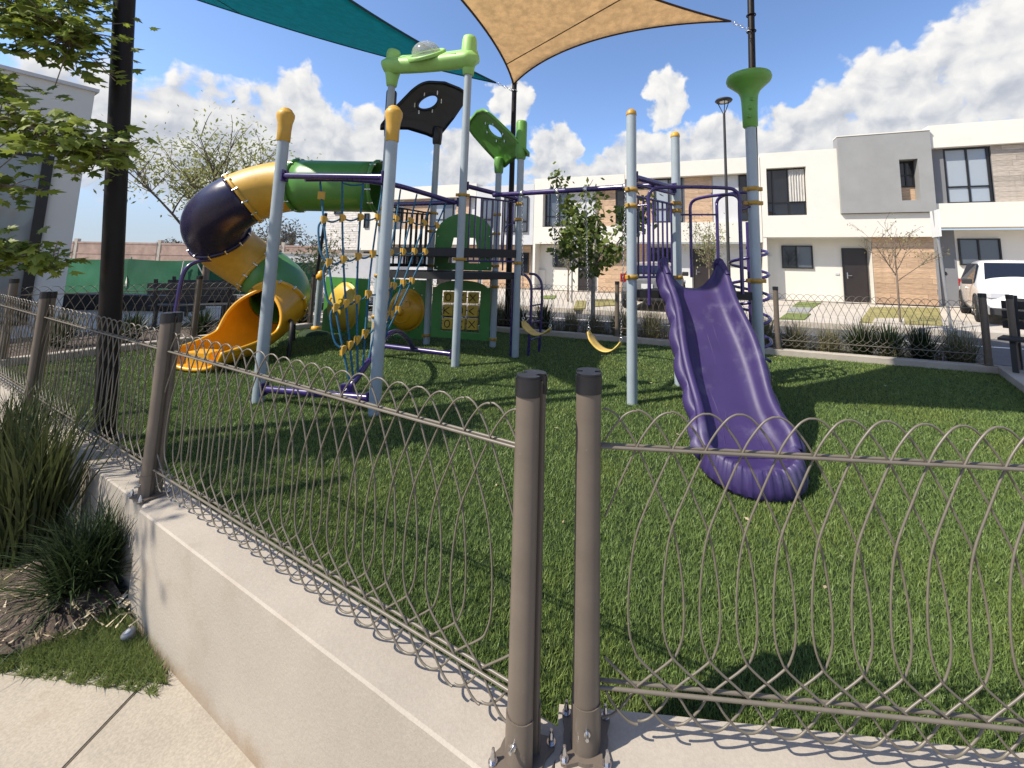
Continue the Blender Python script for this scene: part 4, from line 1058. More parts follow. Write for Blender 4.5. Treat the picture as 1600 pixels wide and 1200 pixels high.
# hooded entry sides
for sg in (-1, 1):
    hd_ = MB(); q = []
    for i in range(0, 9):
        row, p, s_, u, hw, hgt, t = slide_row(i); e = row[2] if sg < 0 else row[-3]; q.append(e)
    hd_.tube([q[0]-Vector((0, -.07, .14)), q[0]-Vector((0, -.05, .02))]+q, [.035, .048]+[.046-.003*k for k in range(len(q))], 12)
    part('entry_hood', hd_, slide_purple, sl_)
# rounded foot with ribs
ft = MB(); row, p, s_, u, hw, hgt, t = slide_row(NSL-1); P = []; c0 = Vector((p.x, p.y+.02, p.z)); W0 = hw*1.20
rad = [(.60, .0), (.74, .002), (.82, .012), (.87, .03), (.91, .04), (.96, .036), (1.0, .02), (1.05, -.02), (1.09, -.07), (1.09, -.11), (1.04, -.135)]
NJ = 153
for j in range(NJ):
    a = PI+PI*j/(NJ-1); cc_ = abs(math.cos(a)); ph = (j/(NJ-1)*17) % 1; rib = 1. if (ph < .5 and 2 < j < NJ-3) else 0.; rib = rib if 0 < ph < .5 else 0; Q = []
    for (r_, z_) in rad:
        hh = z_+(.055*cc_**3 if .8 < r_ < 1.04 else .04*cc_**3 if r_ >= 1.04 else 0)
        k = max(0, min(1, (r_-.84)/.05)); Q.append((c0.x+W0*(r_*.97+.012*rib*k)*math.cos(a), c0.y+.30*(r_+.012*rib*k)*math.sin(a), c0.z+hh+.007*rib*k*(1 if r_ < 1.06 else 0)))
    P.append(Q)
ft.grid(P, smooth=False); ft.add([tuple(q[0]) for q in P], [tuple(range(NJ))[::-1]])
fo = part('ribbed_foot', ft, slide_purple, sl_, fixn=True); fo.data.polygons.foreach_set('use_smooth', [True]*len(fo.data.polygons)); fo.data.set_sharp_from_angle(angle=R(40))
b = MB(); b.obox((1.42, 3.12, .05), Vector((.20, 0, 0)), Vector((0, .12, 0)), Vector((0, 0, .06)), bev=.02); part('foot_block', b, slide_purple, sl_)

# ------------------------------------------------------------------ swing beam and two belt swings
W0_, W1_ = Vector((-1.0, 6.30, 2.535)), Vector((1.21, 4.93, 2.47))
sw = thing('swing_beam', 'purple swing beam spanning from the play tower to the slide tower', 'swing frame', (W0_.x, W0_.y, 0))
part('beam', MB().cyl(W0_, W1_, .036, 16), purple, sw)
dsw = (W1_-W0_).normalized()
def on_sw(t): return W0_.lerp(W1_, t)
for t in (.215, .455, .628, .848):
    p = on_sw(t); b = MB().lathe([(.037, -.03), (.046, -.028), (.046, .028), (.037, .03)], p, 16, axis=dsw); b.torus(p-Vector((0, 0, .068)), .02, .008, axis=dsw, n=12, k=6); part('hanger', b, steel, sw)
LINKS = {}
def link_chain(par, a, b_, name='chain'):
    a, b_ = Vector(a), Vector(b_); n = int((b_-a).length/.034); b = MB(); d = (b_-a).normalized(); o1 = d.cross(Vector((1, 0, 0))).normalized(); o2 = d.cross(o1)
    for k in range(n):
        c = a.lerp(b_, (k+.5)/n); s_ = o1 if k % 2 else o2
        b.tube([c+d*.021*math.cos(q)*1.0+s_*.0105*math.sin(q) for q in [2*PI*j/8 for j in range(8)]], .0034, 4, closed=True)
    part(name, b, chain_m, par)
def belt_swing(label, t0, t1, zends, zlow, width, slack):
    a, b_ = on_sw(t0)-Vector((0, 0, .085)), on_sw(t1)-Vector((0, 0, .085)); mid = a.lerp(b_, .5)
    th_ = thing('swing', label, 'swing', (mid.x, mid.y, 0), 0, 'belt swings on chains')
    e0 = mid-dsw*width/2; e1 = mid+dsw*width/2; e0 = Vector((e0.x, e0.y, zends[0])); e1 = Vector((e1.x, e1.y, zends[1]))
    pn = Vector((-dsw.y, dsw.x, 0)).normalized(); rows = []
    for k in range(25):
        u = k/24; c = e0.lerp(e1, u); z_ = c.z-(min(zends)-zlow)*(1-(2*u-1)**2)**.8*1.0; wd = .085*(1-.55*max(0, abs(2*u-1)-.8)/.2); c = Vector((c.x, c.y, z_))
        rows.append([tuple(c+pn*wd*q) for q in (-1, -.5, 0, .5, 1)])
    o_ = part('belt_seat', MB().grid(rows), mat('pale_yellow_rubber', (.60, .42, .10), .5, var=.12, vs=8), th_, solid=.014)
    for a_, e in ((a, e0), (b_, e1)):
        link_chain(th_, a_, e+Vector((0, 0, .05)))
        q = MB(); q.torus(e+Vector((0, 0, .03)), .022, .006, axis=pn, n=12, k=6); q.cyl(e-Vector((0, 0, .015)), e+Vector((0, 0, .018)), .016, 8); part('shackle', q, steel, o_)
belt_swing('yellow belt swing nearer the green play tower, partly behind its right post', .215, .455, (.66, .60), .47, .46, 0)
belt_swing('yellow belt swing nearer the purple slide', .628, .848, (.62, .54), .37, .45, 0)

# ------------------------------------------------------------------ the row of houses across the street
H0 = Vector((12.41, 17.03, 0)); HRZ = math.atan2(-.337, .941)
PLK = {}
class House:
    """parts are given in row coordinates: u along the row, y depth (negative towards the street), z height"""
    def __init__(s, label, u0):
        s.u0 = u0; p = H0+Vector((.941, -.337, 0))*u0; s.t = thing('town_house', label, 'house', (p.x, p.y, 0), HRZ, 'two storey town houses in a row')
    def box(s, nm, u0, u1, y0, y1, z0, z1, m_, par=None, bev=.0):
        return part(nm, MB().box((u0-s.u0, y0, z0), (u1-s.u0, y1, z1), bev), m_, par or s.t, local=True)
    def frame(s, nm, u0, u1, y0, y1, z0, z1, hole, m_):
        """a wall slab with one rectangular opening (hu0, hu1, hz0, hz1) built from four butted pieces"""
        a, b_, c, d = hole; q = MB(); o = s.u0
        if a > u0: q.box((u0-o, y0, z0), (a-o, y1, z1))
        if b_ < u1: q.box((b_-o, y0, z0), (u1-o, y1, z1))
        if c > z0: q.box((max(a, u0)-o, y0, z0), (min(b_, u1)-o, y1, c))
        if d < z1: q.box((max(a, u0)-o, y0, d), (min(b_, u1)-o, y1, z1))
        return part(nm, q, m_, s.t, local=True)
    def window(s, u0, u1, y, z0, z1, glasses, mull=(), trans=None, fw=.05, lbl=None):
        q = MB(); o = s.u0
        q.box((u0-o, y-.05, z0), (u0+fw-o, y+.02, z1)); q.box((u1-fw-o, y-.05, z0), (u1-o, y+.02, z1))
        q.box((u0+fw-o, y-.05, z0), (u1-fw-o, y+.02, z0+fw)); q.box((u0+fw-o, y-.05, z1-fw), (u1-fw-o, y+.02, z1))
        xs = [u0+fw]+[u0+(u1-u0)*k for k in mull]+[u1-fw]
        for k in xs[1:-1]: q.box((k-fw/2-o, y-.045, z0+fw), (k+fw/2-o, y+.018, z1-fw))
        if trans: q.box((u0+fw-o, y-.043, z0+(z1-z0)*trans-fw/2), (u1-fw-o, y+.016, z0+(z1-z0)*trans+fw/2))
        f = part('window', q, frame_b, s.t, local=True)
        for i in range(len(xs)-1):
            zs = [z0+fw, z0+(z1-z0)*trans, z1-fw] if trans else [z0+fw, z1-fw]
            for j in range(len(zs)-1):
                g_ = glasses[i % len(glasses)] if not isinstance(glasses[0], (list, tuple)) else glasses[j][i]
                part('pane', MB().box((xs[i]-o, y-.005, zs[j]), (xs[i+1]-o, y+.005, zs[j+1])), g_, f, local=True)
        return f
    def planks(s, u0, u1, y, z0, z1, m_, ph=.2, pl=1.2, th=.018, nm='plank'):
        o = s.u0; rows_ = max(1, int(round((z1-z0)/ph))); h = (z1-z0)/rows_
        s.box('plank_backing', u0, u1, y, y+.04, z0, z1, dgrey_w)
        for r_ in range(rows_):
            x = u0-rnd.random()*pl*.8; 
            while x < u1-.02:
                a, b_ = max(x, u0), min(x+pl, u1); x += pl
                if b_-a < .06: continue
                w_ = round(b_-a, 1) if .1 < b_-a < pl else b_-a
                key = (m_.name, round(b_-a, 2), round(h, 3))
                if key not in PLK: PLK[key] = mk(nm, MB().box((.003, -th, .003), (b_-a-.003, 0, h-.003)), m_)
                inst(nm, PLK[key], s.t, (a-o, y-rnd.uniform(0, .005), z0+r_*h))
    def door(s, u0, u1, y, z0, z1):
        d = s.box('door', u0+.05, u1-.05, y-.03, y+.02, z0, z1-.05, door_m); o = s.u0
        q = MB(); q.box((u0-o, y-.05, z0), (u0+.05-o, y+.03, z1)); q.box((u1-.05-o, y-.05, z0), (u1-o, y+.03, z1)); q.box((u0+.05-o, y-.05, z1-.05), (u1-.05-o, y+.03, z1)); part('door_frame', q, frame_b, s.t, local=True)
        q = MB(); q.box((u0+.13-o, y-.045, z0+.95), (u0+.17-o, y-.03, z0+1.2)); q.cyl((u0+.15-o, y-.08, z0+1.08), (u0+.30-o, y-.08, z0+1.08), .011, 8); q.cyl((u0+.15-o, y-.08, z0+1.08), (u0+.15-o, y-.03, z0+1.08), .011, 8); part('handle', q, steel, d, local=True)
ZB = .10
# house M: white with a grey box, dark door and wood tiles beside it
h = House('white house with a projecting grey box, dark front door and tan wood tiles below', -3.44)
h.box('lower_wall', -3.30, 2.84, 0, 8.6, ZB, 2.74, white_w)
h.frame('upper_wall', -3.44, -.54, -.70, -.30, 3.68, 6.46, (-3.21, -1.69, 3.681, 5.77), white_w)
h.box('slab_band', -3.44, 2.57, -.72, -.0, 2.745, 3.68, white_w)
h.box('upper_body', -3.44, 2.57, -.30, 8.6, 3.683, 6.40, white_w)
gb = h.frame('grey_box', -.54, 2.55, -.86, -.31, 3.70, 6.90, (1.50, 2.10, 4.16, 5.80), grey_w)
h.box('grey_box_cap', -.56, 2.57, -.88, -.29, 6.90, 6.94, white_w)
h.window(1.56, 2.10, -.45, 4.75, 5.80, [glass_d, glass_d], mull=(.5,), trans=.45)
h.planks(1.66, 2.10, -.43, 4.16, 4.74, plank_t, .145)
h.window(-3.20, -1.70, -.42, 3.69, 5.76, [glass_d, glass_d, glass_d], mull=(.16, .56), trans=.28)
q = MB(); P = [[(-2.34-h.u0+.62*i/24, -.50+.03*math.sin(i*1.6), z_) for i in range(25)] for z_ in (4.30, 5.70)]; q.grid(P); part('curtain', q, curtain, h.t, local=True)
h.window(-2.64, -1.46, -.02, 1.43, 2.42, [glass_d, glass_m], mull=(.48,))
h.door(-.40, .48, -.02, ZB, 2.32)
h.box('wood_pier', .53, 2.56, -.38, 0, ZB, 2.742, white_w); h.planks(.54, 2.55, -.42, ZB+.02, 2.742, plank_t, .2)
h.box('side_fin', -3.44, -3.30, -.70, 8.6, ZB, 2.744, white_w); h.box('fin_step', -3.44, -3.02, -.15, 0, ZB, 1.95, white_w)
h.box('house_number', .18-.85, .32-.85, -.03, 0, 1.2, 1.28, lgrey_w)
# house R: at the right behind the white car
h = House('white house behind the white car with a big pale window and grey wood tiles', 2.60)
h.box('lower_wall', 2.87, 9.4, 0, 8.6, ZB, 3.05, white_w)
h.box('slab_band', 2.585, 9.4, -.74, 0, 3.10, 4.02, white_w)
h.box('parapet', 2.585, 9.4, -.74, 0, 6.22, 7.12, white_w)
h.box('upper_body', 2.585, 9.4, -.36, 8.6, 4.023, 6.218, dgrey_w); h.box('roof_body', 2.60, 9.4, 0.002, 8.6, 6.222, 6.9, roofm)
h.box('grey_jamb', 2.59, 3.06, -.50, -.36, 4.025, 6.215, dgrey_w)
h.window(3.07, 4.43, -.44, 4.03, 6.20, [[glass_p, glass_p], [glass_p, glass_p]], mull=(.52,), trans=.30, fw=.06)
h.planks(4.48, 9.3, -.52, 4.03, 6.21, plank_g, .2)
h.box('grey_strip', 2.86, 3.40, -.012, 0, ZB, 3.04, dgrey_w); h.window(3.48, 4.74, -.03, 1.68, 2.71, [glass_m, glass_m], mull=(.48,))
q = MB().cyl((3.0-h.u0, -.03, 1.35), (3.0-h.u0, -.013, 1.35), .07, 14); part('meter_dial', q, frame_b, h.t, local=True)
# house L1
h = House('white house with tan wood tile panels upstairs, seen behind the slide tower posts', -9.42)
h.box('lower_wall', -9.3, -3.46, 0, 8.6, ZB, 2.50, lgrey_w)  # light grey puts the shade under the overhang into the wall colour
h.box('slab_band', -9.42, -3.46, -.70, 0, 2.53, 3.44, white_w)
h.box('parapet', -9.42, -3.46, -.70, 0, 5.62, 6.33, white_w); h.box('upper_body', -9.42, -3.46, -.30, 8.6, 3.443, 5.617, lgrey_w); h.box('roof_body', -9.41, -3.47, .002, 8.6, 5.622, 6.1, roofm)
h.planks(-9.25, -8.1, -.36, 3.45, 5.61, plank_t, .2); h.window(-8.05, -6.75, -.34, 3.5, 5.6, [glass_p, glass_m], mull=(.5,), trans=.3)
h.planks(-6.66, -5.44, -.36, 3.45, 5.61, plank_t, .2); h.box('pale_panel', -5.42, -4.32, -.35, -.30, 3.45, 5.61, lgrey_w); h.window(-4.30, -3.95, -.34, 3.5, 5.6, [glass_d])
h.box('end_jamb', -3.86, -3.46, -.70, -.30, 3.443, 5.617, white_w)
h.door(-6.35, -5.4, -.03, ZB, 2.25); h.window(-8.3, -7.1, -.03, 1.3, 2.3, [glass_d, glass_d], mull=(.5,)); h.planks(-9.28, -8.5, -.05, ZB+.02, 2.5, plank_t, .2)
h.box('white_patch', -4.9, -3.46, -.04, 0, ZB, 1.75, white_w); h.box('white_patch', -7.0, -6.4, -.04, 0, ZB, 1.0, white_w)  # white patches put the sunlit parts of the lower wall into its colour
h.box('roof_unit', -7.75, -7.2, 1.2, 1.9, 6.1, 6.62, white_w, bev=.05)
# house L2
h = House('white house behind the leafy tree, with a tall window and pale siding upstairs', -14.22)
h.box('lower_wall', -14.1, -9.44, 0, 8.6, ZB, 2.42, white_w); h.box('slab_band', -14.22, -9.44, -.70, 0, 2.45, 3.32, white_w); h.box('parapet', -14.22, -9.44, -.70, 0, 5.22, 5.88, white_w)
h.box('upper_body', -14.22, -9.44, -.30, 8.6, 3.323, 5.217, lgrey_w); h.box('roof_body', -14.21, -9.45, .002, 8.6, 5.222, 5.6, roofm); h.box('end_jamb', -14.22, -13.72, -.70, -.30, 3.323, 5.217, white_w)
h.window(-13.68, -12.45, -.34, 3.34, 5.18, [glass_m, glass_m, glass_m], mull=(.18, .62), trans=.3)
for k in range(4): h.box('siding', -12.42, -11.0, -.34+.002*k, -.30, 3.34+.46*k, 3.34+.46*k+.445, lgrey_w)
h.planks(-10.95, -9.95, -.36, 3.33, 5.21, plank_t, .2); h.window(-9.93, -9.5, -.34, 3.5, 5.15, [glass_d])
h.window(-13.35, -12.2, -.03, 1.25, 2.2, [glass_d, glass_m], mull=(.5,)); h.planks(-10.9, -9.46, -.05, ZB+.02, 2.42, plank_t, .2); h.door(-11.95, -11.05, -.03, ZB, 2.2)
h.box('roof_cabin', -10.95, -9.0, 1.5, 4.5, 5.6, 6.10, white_w); h.planks(-10.95, -9.0, 1.48, 5.88, 6.32, plank_t, .22)
h.box('side_fin', -14.22, -14.1, -.70, 8.6, ZB, 2.448, white_w); h.box('fin_step', -14.1, -13.75, -.12, 0, ZB, 1.1, white_w)
# house L3
h = House('narrow pale grey house with a tall dark window, left of the swings', -17.72)
h.box('lower_wall', -17.6, -14.24, 0, 8.6, ZB, 2.4, lgrey_w); h.box('upper_wall', -17.72, -14.24, -.70, 8.6, 2.403, 5.62, lgrey_w)
h.window(-15.95, -14.55, -.74, 3.06, 4.97, [glass_m, glass_m], mull=(.5,), trans=.3); h.planks(-17.5, -14.6, -.06, ZB+.02, 2.38, plank_t, .2); h.window(-15.3, -14.7, -.09, .9, 2.0, [glass_d]); h.window(-17.3, -16.6, -.74, 3.3, 4.9, [glass_m], trans=.3)
# house L4
h = House('white house with tan wood upstairs seen through the black rail of the tower', -23.4)
h.box('lower_wall', -23.3, -17.74, 0, 8.6, ZB, 2.4, lgrey_w); h.box('slab_band', -23.4, -17.74, -.7, 0, 2.403, 3.3, white_w); h.box('parapet', -23.4, -17.74, -.7, 0, 5.1, 5.82, white_w)
h.box('upper_body', -23.4, -17.74, -.3, 8.6, 3.303, 5.097, lgrey_w); h.planks(-22.9, -20.8, -.36, 3.31, 5.09, plank_t, .2); h.window(-23.3, -22.95, -.34, 3.8, 4.6, [glass_m]); h.window(-20.7, -19.4, -.34, 3.35, 5.05, [glass_p, glass_m], mull=(.5,), trans=.3); h.planks(-19.2, -18.3, -.36, 3.31, 5.09, plank_t, .2)
h.door(-20.5, -19.6, -.03, ZB, 2.2); h.window(-22.8, -21.6, -.03, 1.2, 2.2, [glass_d, glass_d], mull=(.5,)); h.planks(-19.3, -17.8, -.05, ZB+.02, 2.38, plank_t, .2)
# end house with split stone
h = House('end house of the row with pale split stone upstairs, behind the left rope net', -28.7)
h.box('lower_wall', -28.4, -23.6, 0.3, 8.6, ZB, 2.05, lgrey_w); h.box('upper_wall', -25.9, -23.45, -.75, 8.6, 2.053, 5.9, white_w); h.box('stone_backing', -28.7, -25.91, -.70, 8.6, 2.053, 5.7, lgrey_w)
for r_ in range(24):
    x = -28.7-rnd.random()*.5
    while x < -25.95:
        L_k = rnd.choice((.5, .7, .9)); a, b_ = max(x, -28.7), min(x+L_k, -25.93); x += L_k
        if b_-a > .08:
            key = ('stone', round(b_-a, 2))
            if key not in PLK: PLK[key] = mk('stone', MB().box((.006, -.035, .006), (b_-a-.006, 0, .136)), stone_m)
            inst('stone', PLK[key], h.t, (a-h.u0, -.70-rnd.random()*.018, 2.06+r_*.142))
h.window(-28.0, -27.4, -.76, 4.3, 5.2, [glass_d]); h.window(-25.5, -25.15, -.78, 3.4, 4.3, [glass_d]); h.window(-27.9, -26.9, .26, .5, 1.7, [glass_m]); h.door(-26.4, -25.6, .27, ZB, 1.95)

# ------------------------------------------------------------------ pale building at the left
t_ = thing('club_house', 'pale grey rendered building in shade at the left edge with a tall dark framed window', 'building', (-11.3, 9.5, 0), math.atan2(.86, .51))
# local x runs away from the camera along the facade, the near end is at negative x; local -y faces the playground
part('wall', MB().box((-9, 0, -.5), (0, 6, 5.42)), mat('cool_grey_render', (.66, .645, .60), .85, var=.04, vs=.6, bump=.1, bs=40), t_, local=True)
part('roof_edge', MB().box((-9.05, -.06, 5.42), (.06, 6.05, 5.50)), lgrey_w, t_, local=True)
f = MB(); f.box((-.62, -.06, -.05), (-.46, .02, 3.7)); f.box((-4.4, -.06, 3.62), (-.62, .02, 3.7)); f.box((-4.4, -.06, -.05), (-4.28, .02, 3.62)); f.box((-4.28, -.06, -.05), (-.62, .02, .03)); f.box((-2.5, -.055, .03), (-2.44, .01, 3.62))
wf = part('window', f, frame_b, t_, local=True)
for x0, x1 in ((-4.28, -2.5), (-2.44, -.62)): part('pane', MB().box((x0, -.02, .03), (x1, -.005, 3.62)), glassy('shaded_window_glass', (.22, .235, .225), .07), wf, local=True)

# ------------------------------------------------------------------ far left: mesh fence, brick wall, scrub
gm = thing('mesh_fence', 'dark green shade mesh fence around the vacant lot at the back left', 'fence', (-13, 15.3, 0))
pts = [(-21, 15.4), (-18.5, 15.3), (-16, 15.35), (-13.4, 15.4), (-11.8, 17.3), (-10.6, 18.6)]
for (x0, y0), (x1, y1) in zip(pts[:-1], pts[1:]):
    P = []
    for i in range(17):
        k = i/16; P.append([(x0+(x1-x0)*k+NP.normal()*.008, y0+(y1-y0)*k+.06*math.sin(k*9+j)*j/6+NP.normal()*.008, .02+(1.33+.05*math.sin(PI*k)*-1)*j/6) for j in range(7)])
    part('mesh_panel', MB().grid(P), green_mesh, gm)
for x, y in pts: part('post', MB().cyl((x, y+.05, -.05), (x, y+.05, 1.42), .025, 8), galv, gm)
part('brace', MB().cyl((-13.4, 15.2, 1.35), (-12.4, 15.0, .1), .02, 8), galv, gm)
part('rope_tie', MB().cyl((-14.0, 15.28, .05), (-13.9, 15.28, 1.3), .018, 6), sign_w, gm)
bw = thing('brick_wall', 'long far brick boundary wall with concrete posts behind the green mesh', 'wall', (-35, 40, 0))
x = -75.
while x < -14:
    y = 40+(x+40)*.02; P = MB()
    part('brick_panel', MB().box((x+.16, y, -.4), (x+3.84, y+.2, 2.55)), brickm, bw); part('cap_beam', MB().box((x+.16, y-.03, 1.55), (x+3.84, y-.002, 1.70)), brickm, bw)
    part('cap_beam', MB().box((x+.16, y-.03, 2.55), (x+3.84, y+.23, 2.72)), brickm, bw); part('concrete_post', MB().box((x-.16, y-.05, -.4), (x+.16, y+.25, 3.0)), curbm, bw); x += 4
wl_ = thing('garden_wall', 'low pale rendered wall behind the lower bend of the tube slide', 'wall', (-14, 22, 0)); part('wall', MB().box((-16.5, 22, -.3), (-8.5, 22.25, 1.72)), lgrey_w, wl_); part('coping', MB().box((-16.6, 21.95, 1.72), (-8.4, 22.3, 1.80)), curbm, wl_)
solo('planter', MB().box((-13.9, 11.6, -.05), (-10.2, 12.1, .38), .03), plast_dk, 'long low dark planter box on the pale path at the back left', 'planter', loc=(-12, 11.8, 0))
struct('back_path', MB().add([(-24, 12.4, -.05), (-5.2, 12.4, -.05), (-5.4, 14.6, -.05), (-24, 14.6, -.05)], [(0, 1, 2, 3)]), drive)
struct('back_bed', MB().add([(-10, 7.4, -.052), (-7.1, 5.6, -.052), (-5.0, 10.4, -.052), (-7.5, 11.5, -.052)], [(0, 1, 2, 3)]), soil)

def bush_mesh(n, rad, hgt, leaf, m_, seed, flat=.0, mode='quad'):
    g_ = np.random.default_rng(seed); d = g_.normal(size=(n, 3)); d /= np.linalg.norm(d, axis=1)[:, None]
    lob = 1+.25*np.sin(d[:, 0]*5+seed)+.2*np.sin(d[:, 1]*7+seed*2)+.2*np.sin(d[:, 2]*6+seed*3)
    r_ = g_.uniform(.25, 1, n)**.55*lob; c = d*r_[:, None]*np.array([rad, rad, hgt/2])+np.array([0, 0, hgt*.55])
    a = g_.normal(size=(n, 3)); a /= np.linalg.norm(a, axis=1)[:, None]; b_ = np.cross(a, g_.normal(size=(n, 3))); b_ /= np.linalg.norm(b_, axis=1)[:, None]
    s_ = leaf*g_.uniform(.6, 1.4, n)[:, None]
    V = np.stack([c-a*s_, c+b_*s_*.38, c+a*s_, c-b_*s_*.38], 1).reshape(-1, 3)
    return V, np.arange(4*n).reshape(-1, 4)
for i, (x, y, r_, h_, lb) in enumerate(((-39.5, 58, 3.3, 6.6, 'bare scrubby tree on the skyline left of the thin leaning pole'), (-33.5, 62, 3.0, 5.4, 'wide scrubby tree on the skyline right of the thin leaning pole'), (-46, 64, 2.6, 4.4, 'low scrub bush on the skyline beside the tube slide'), (-62, 66, 2.6, 4.2, 'low scrub bush on the skyline above the brick wall'), (-52, 70, 3.0, 4.6, 'scrub bush on the skyline behind the purple bend'))):
    V, F = bush_mesh(2600, r_, h_, .22, far_bush, 30+i); o_ = thing('scrub_tree', lb, 'tree', (x, y, -.4)); part('crown', tris_mesh('crown', V, F, far_bush), None, o_, local=True); part('trunk', MB().tube([(0, 0, 0), (.1, 0, h_*.5)], [.2, .08], 8), bark_d, o_, local=True)
for i, (x, y, h_, w_) in enumerate(((-84, 100, 5.2, 2.6), (-69.5, 102, 4.6, 2.4), (-67.5, 103, 6.0, 2.8))):
    o_ = thing('billboard', ['dark billboard on a post at the far left skyline', 'small dark billboard behind the thick brown pole', 'taller dark billboard right of the thick brown pole'][i], 'billboard', (x, y, 0)); part('panel', MB().box((x-w_/2, y, h_), (x+w_/2, y+.15, h_+1.7)), plast_dk, o_); part('post', MB().cyl((x, y+.2, -.5), (x, y+.2, h_), .12, 8), galv, o_)
solo('shed', MB().box((-80, 132, 0), (-73, 137, 4.6)), white_w, 'small white building on the far skyline above the brick wall', 'building', loc=(-76, 134, 0))
solo('slender_pole', MB().tube([(-6.6, 11.2, -.05), (-6.42, 11.22, 2.75)], [.045, .04], 10), pole_dk, 'slim leaning dark pole seen under the green tube', 'pole', loc=(-6.6, 11.2, 0))

# ------------------------------------------------------------------ street furniture
o_ = thing('street_lamp', 'black street lamp with a round ring head, in front of the wood panelled house', 'street lamp', (5.92, 14.0, .09))
part('pole', MB().tube([(5.92, 14, .09), (5.92, 14, 6.9)], [.06, .042], 12), plast_dk, o_); hd_ = MB().lathe([(.0, 7.42), (.27, 7.42), (.30, 7.38), (.27, 7.34), (.0, 7.36)], (5.92, 14, 0), 24); part('lamp_head', hd_, plast_dk, o_)
q = MB()
for k in range(3): a = k*2*PI/3+.3; q.tube(catmull([(5.92, 14, 6.85), (5.92+.06*math.cos(a), 14+.06*math.sin(a), 6.98), (5.92+.22*math.cos(a), 14+.22*math.sin(a), 7.36)], 5), .016, 6)
part('lamp_arm', q, plast_dk, o_); part('led_disc', MB().cyl((5.92, 14, 7.335), (5.92, 14, 7.345), .14, 20), lampglass, o_)
o_ = thing('speed_sign', 'white speed limit sign reading 20 on a thin pole before the leafy tree', 'sign', (.58, 14.6, .1))
part('pole', MB().cyl((.58, 14.6, .05), (.58, 14.6, 2.62), .03, 10), galv, o_)
sd_ = Vector((.99, -.05, 0)).normalized(); sn = Vector((sd_.y, -sd_.x, 0)); c = Vector((.64, 14.55, 2.27))
part('plate', MB().obox(c, sd_*.215, sn*.008, Vector((0, 0, .28)), bev=.004), sign_w, o_)
part('ring', MB().tube([c+sn*.011+sd_*.155*math.cos(2*PI*k/28)+Vector((0, 0, .03+.155*math.sin(2*PI*k/28))) for k in range(28)], .016, 6, closed=True), sign_k, o_)
def digits(par, c, sd_, sn, txt, hgt, m_, r=.012):
    paths = {'2': [[(-.5, .6), (-.3, .95), (.1, 1), (.45, .8), (.4, .45), (-.5, -1), (.5, -1)]], '0': [[(.5*math.cos(2*PI*k/16), math.sin(2*PI*k/16)) for k in range(17)]]}
    x = -(len(txt)-1)*.55*hgt
    for ch in txt:
        q = MB()
        for p_ in paths[ch]: q.tube([c+sn*.013+sd_*(x+px*hgt*.8)+Vector((0, 0, py*hgt)) for px, py in p_], r, 5)
        part('digit', q, m_, par); x += 1.1*hgt
digits(o_, c+Vector((0, 0, .03)), sd_, sn, '20', .075, sign_k)
o_ = thing('traffic_sign', 'edge on traffic sign on a galvanized pole at the kerb near the white car', 'sign', (9.5, 9.95, .09)); part('pole', MB().cyl((9.5, 9.95, .05), (9.36, 9.98, 2.95), .032, 10), galv, o_)
part('plate', MB().obox((9.35, 9.95, 2.62), Vector((.10, .22, 0)), Vector((.012, -.006, 0)), Vector((0, 0, .33)), bev=.003), sign_w, o_)

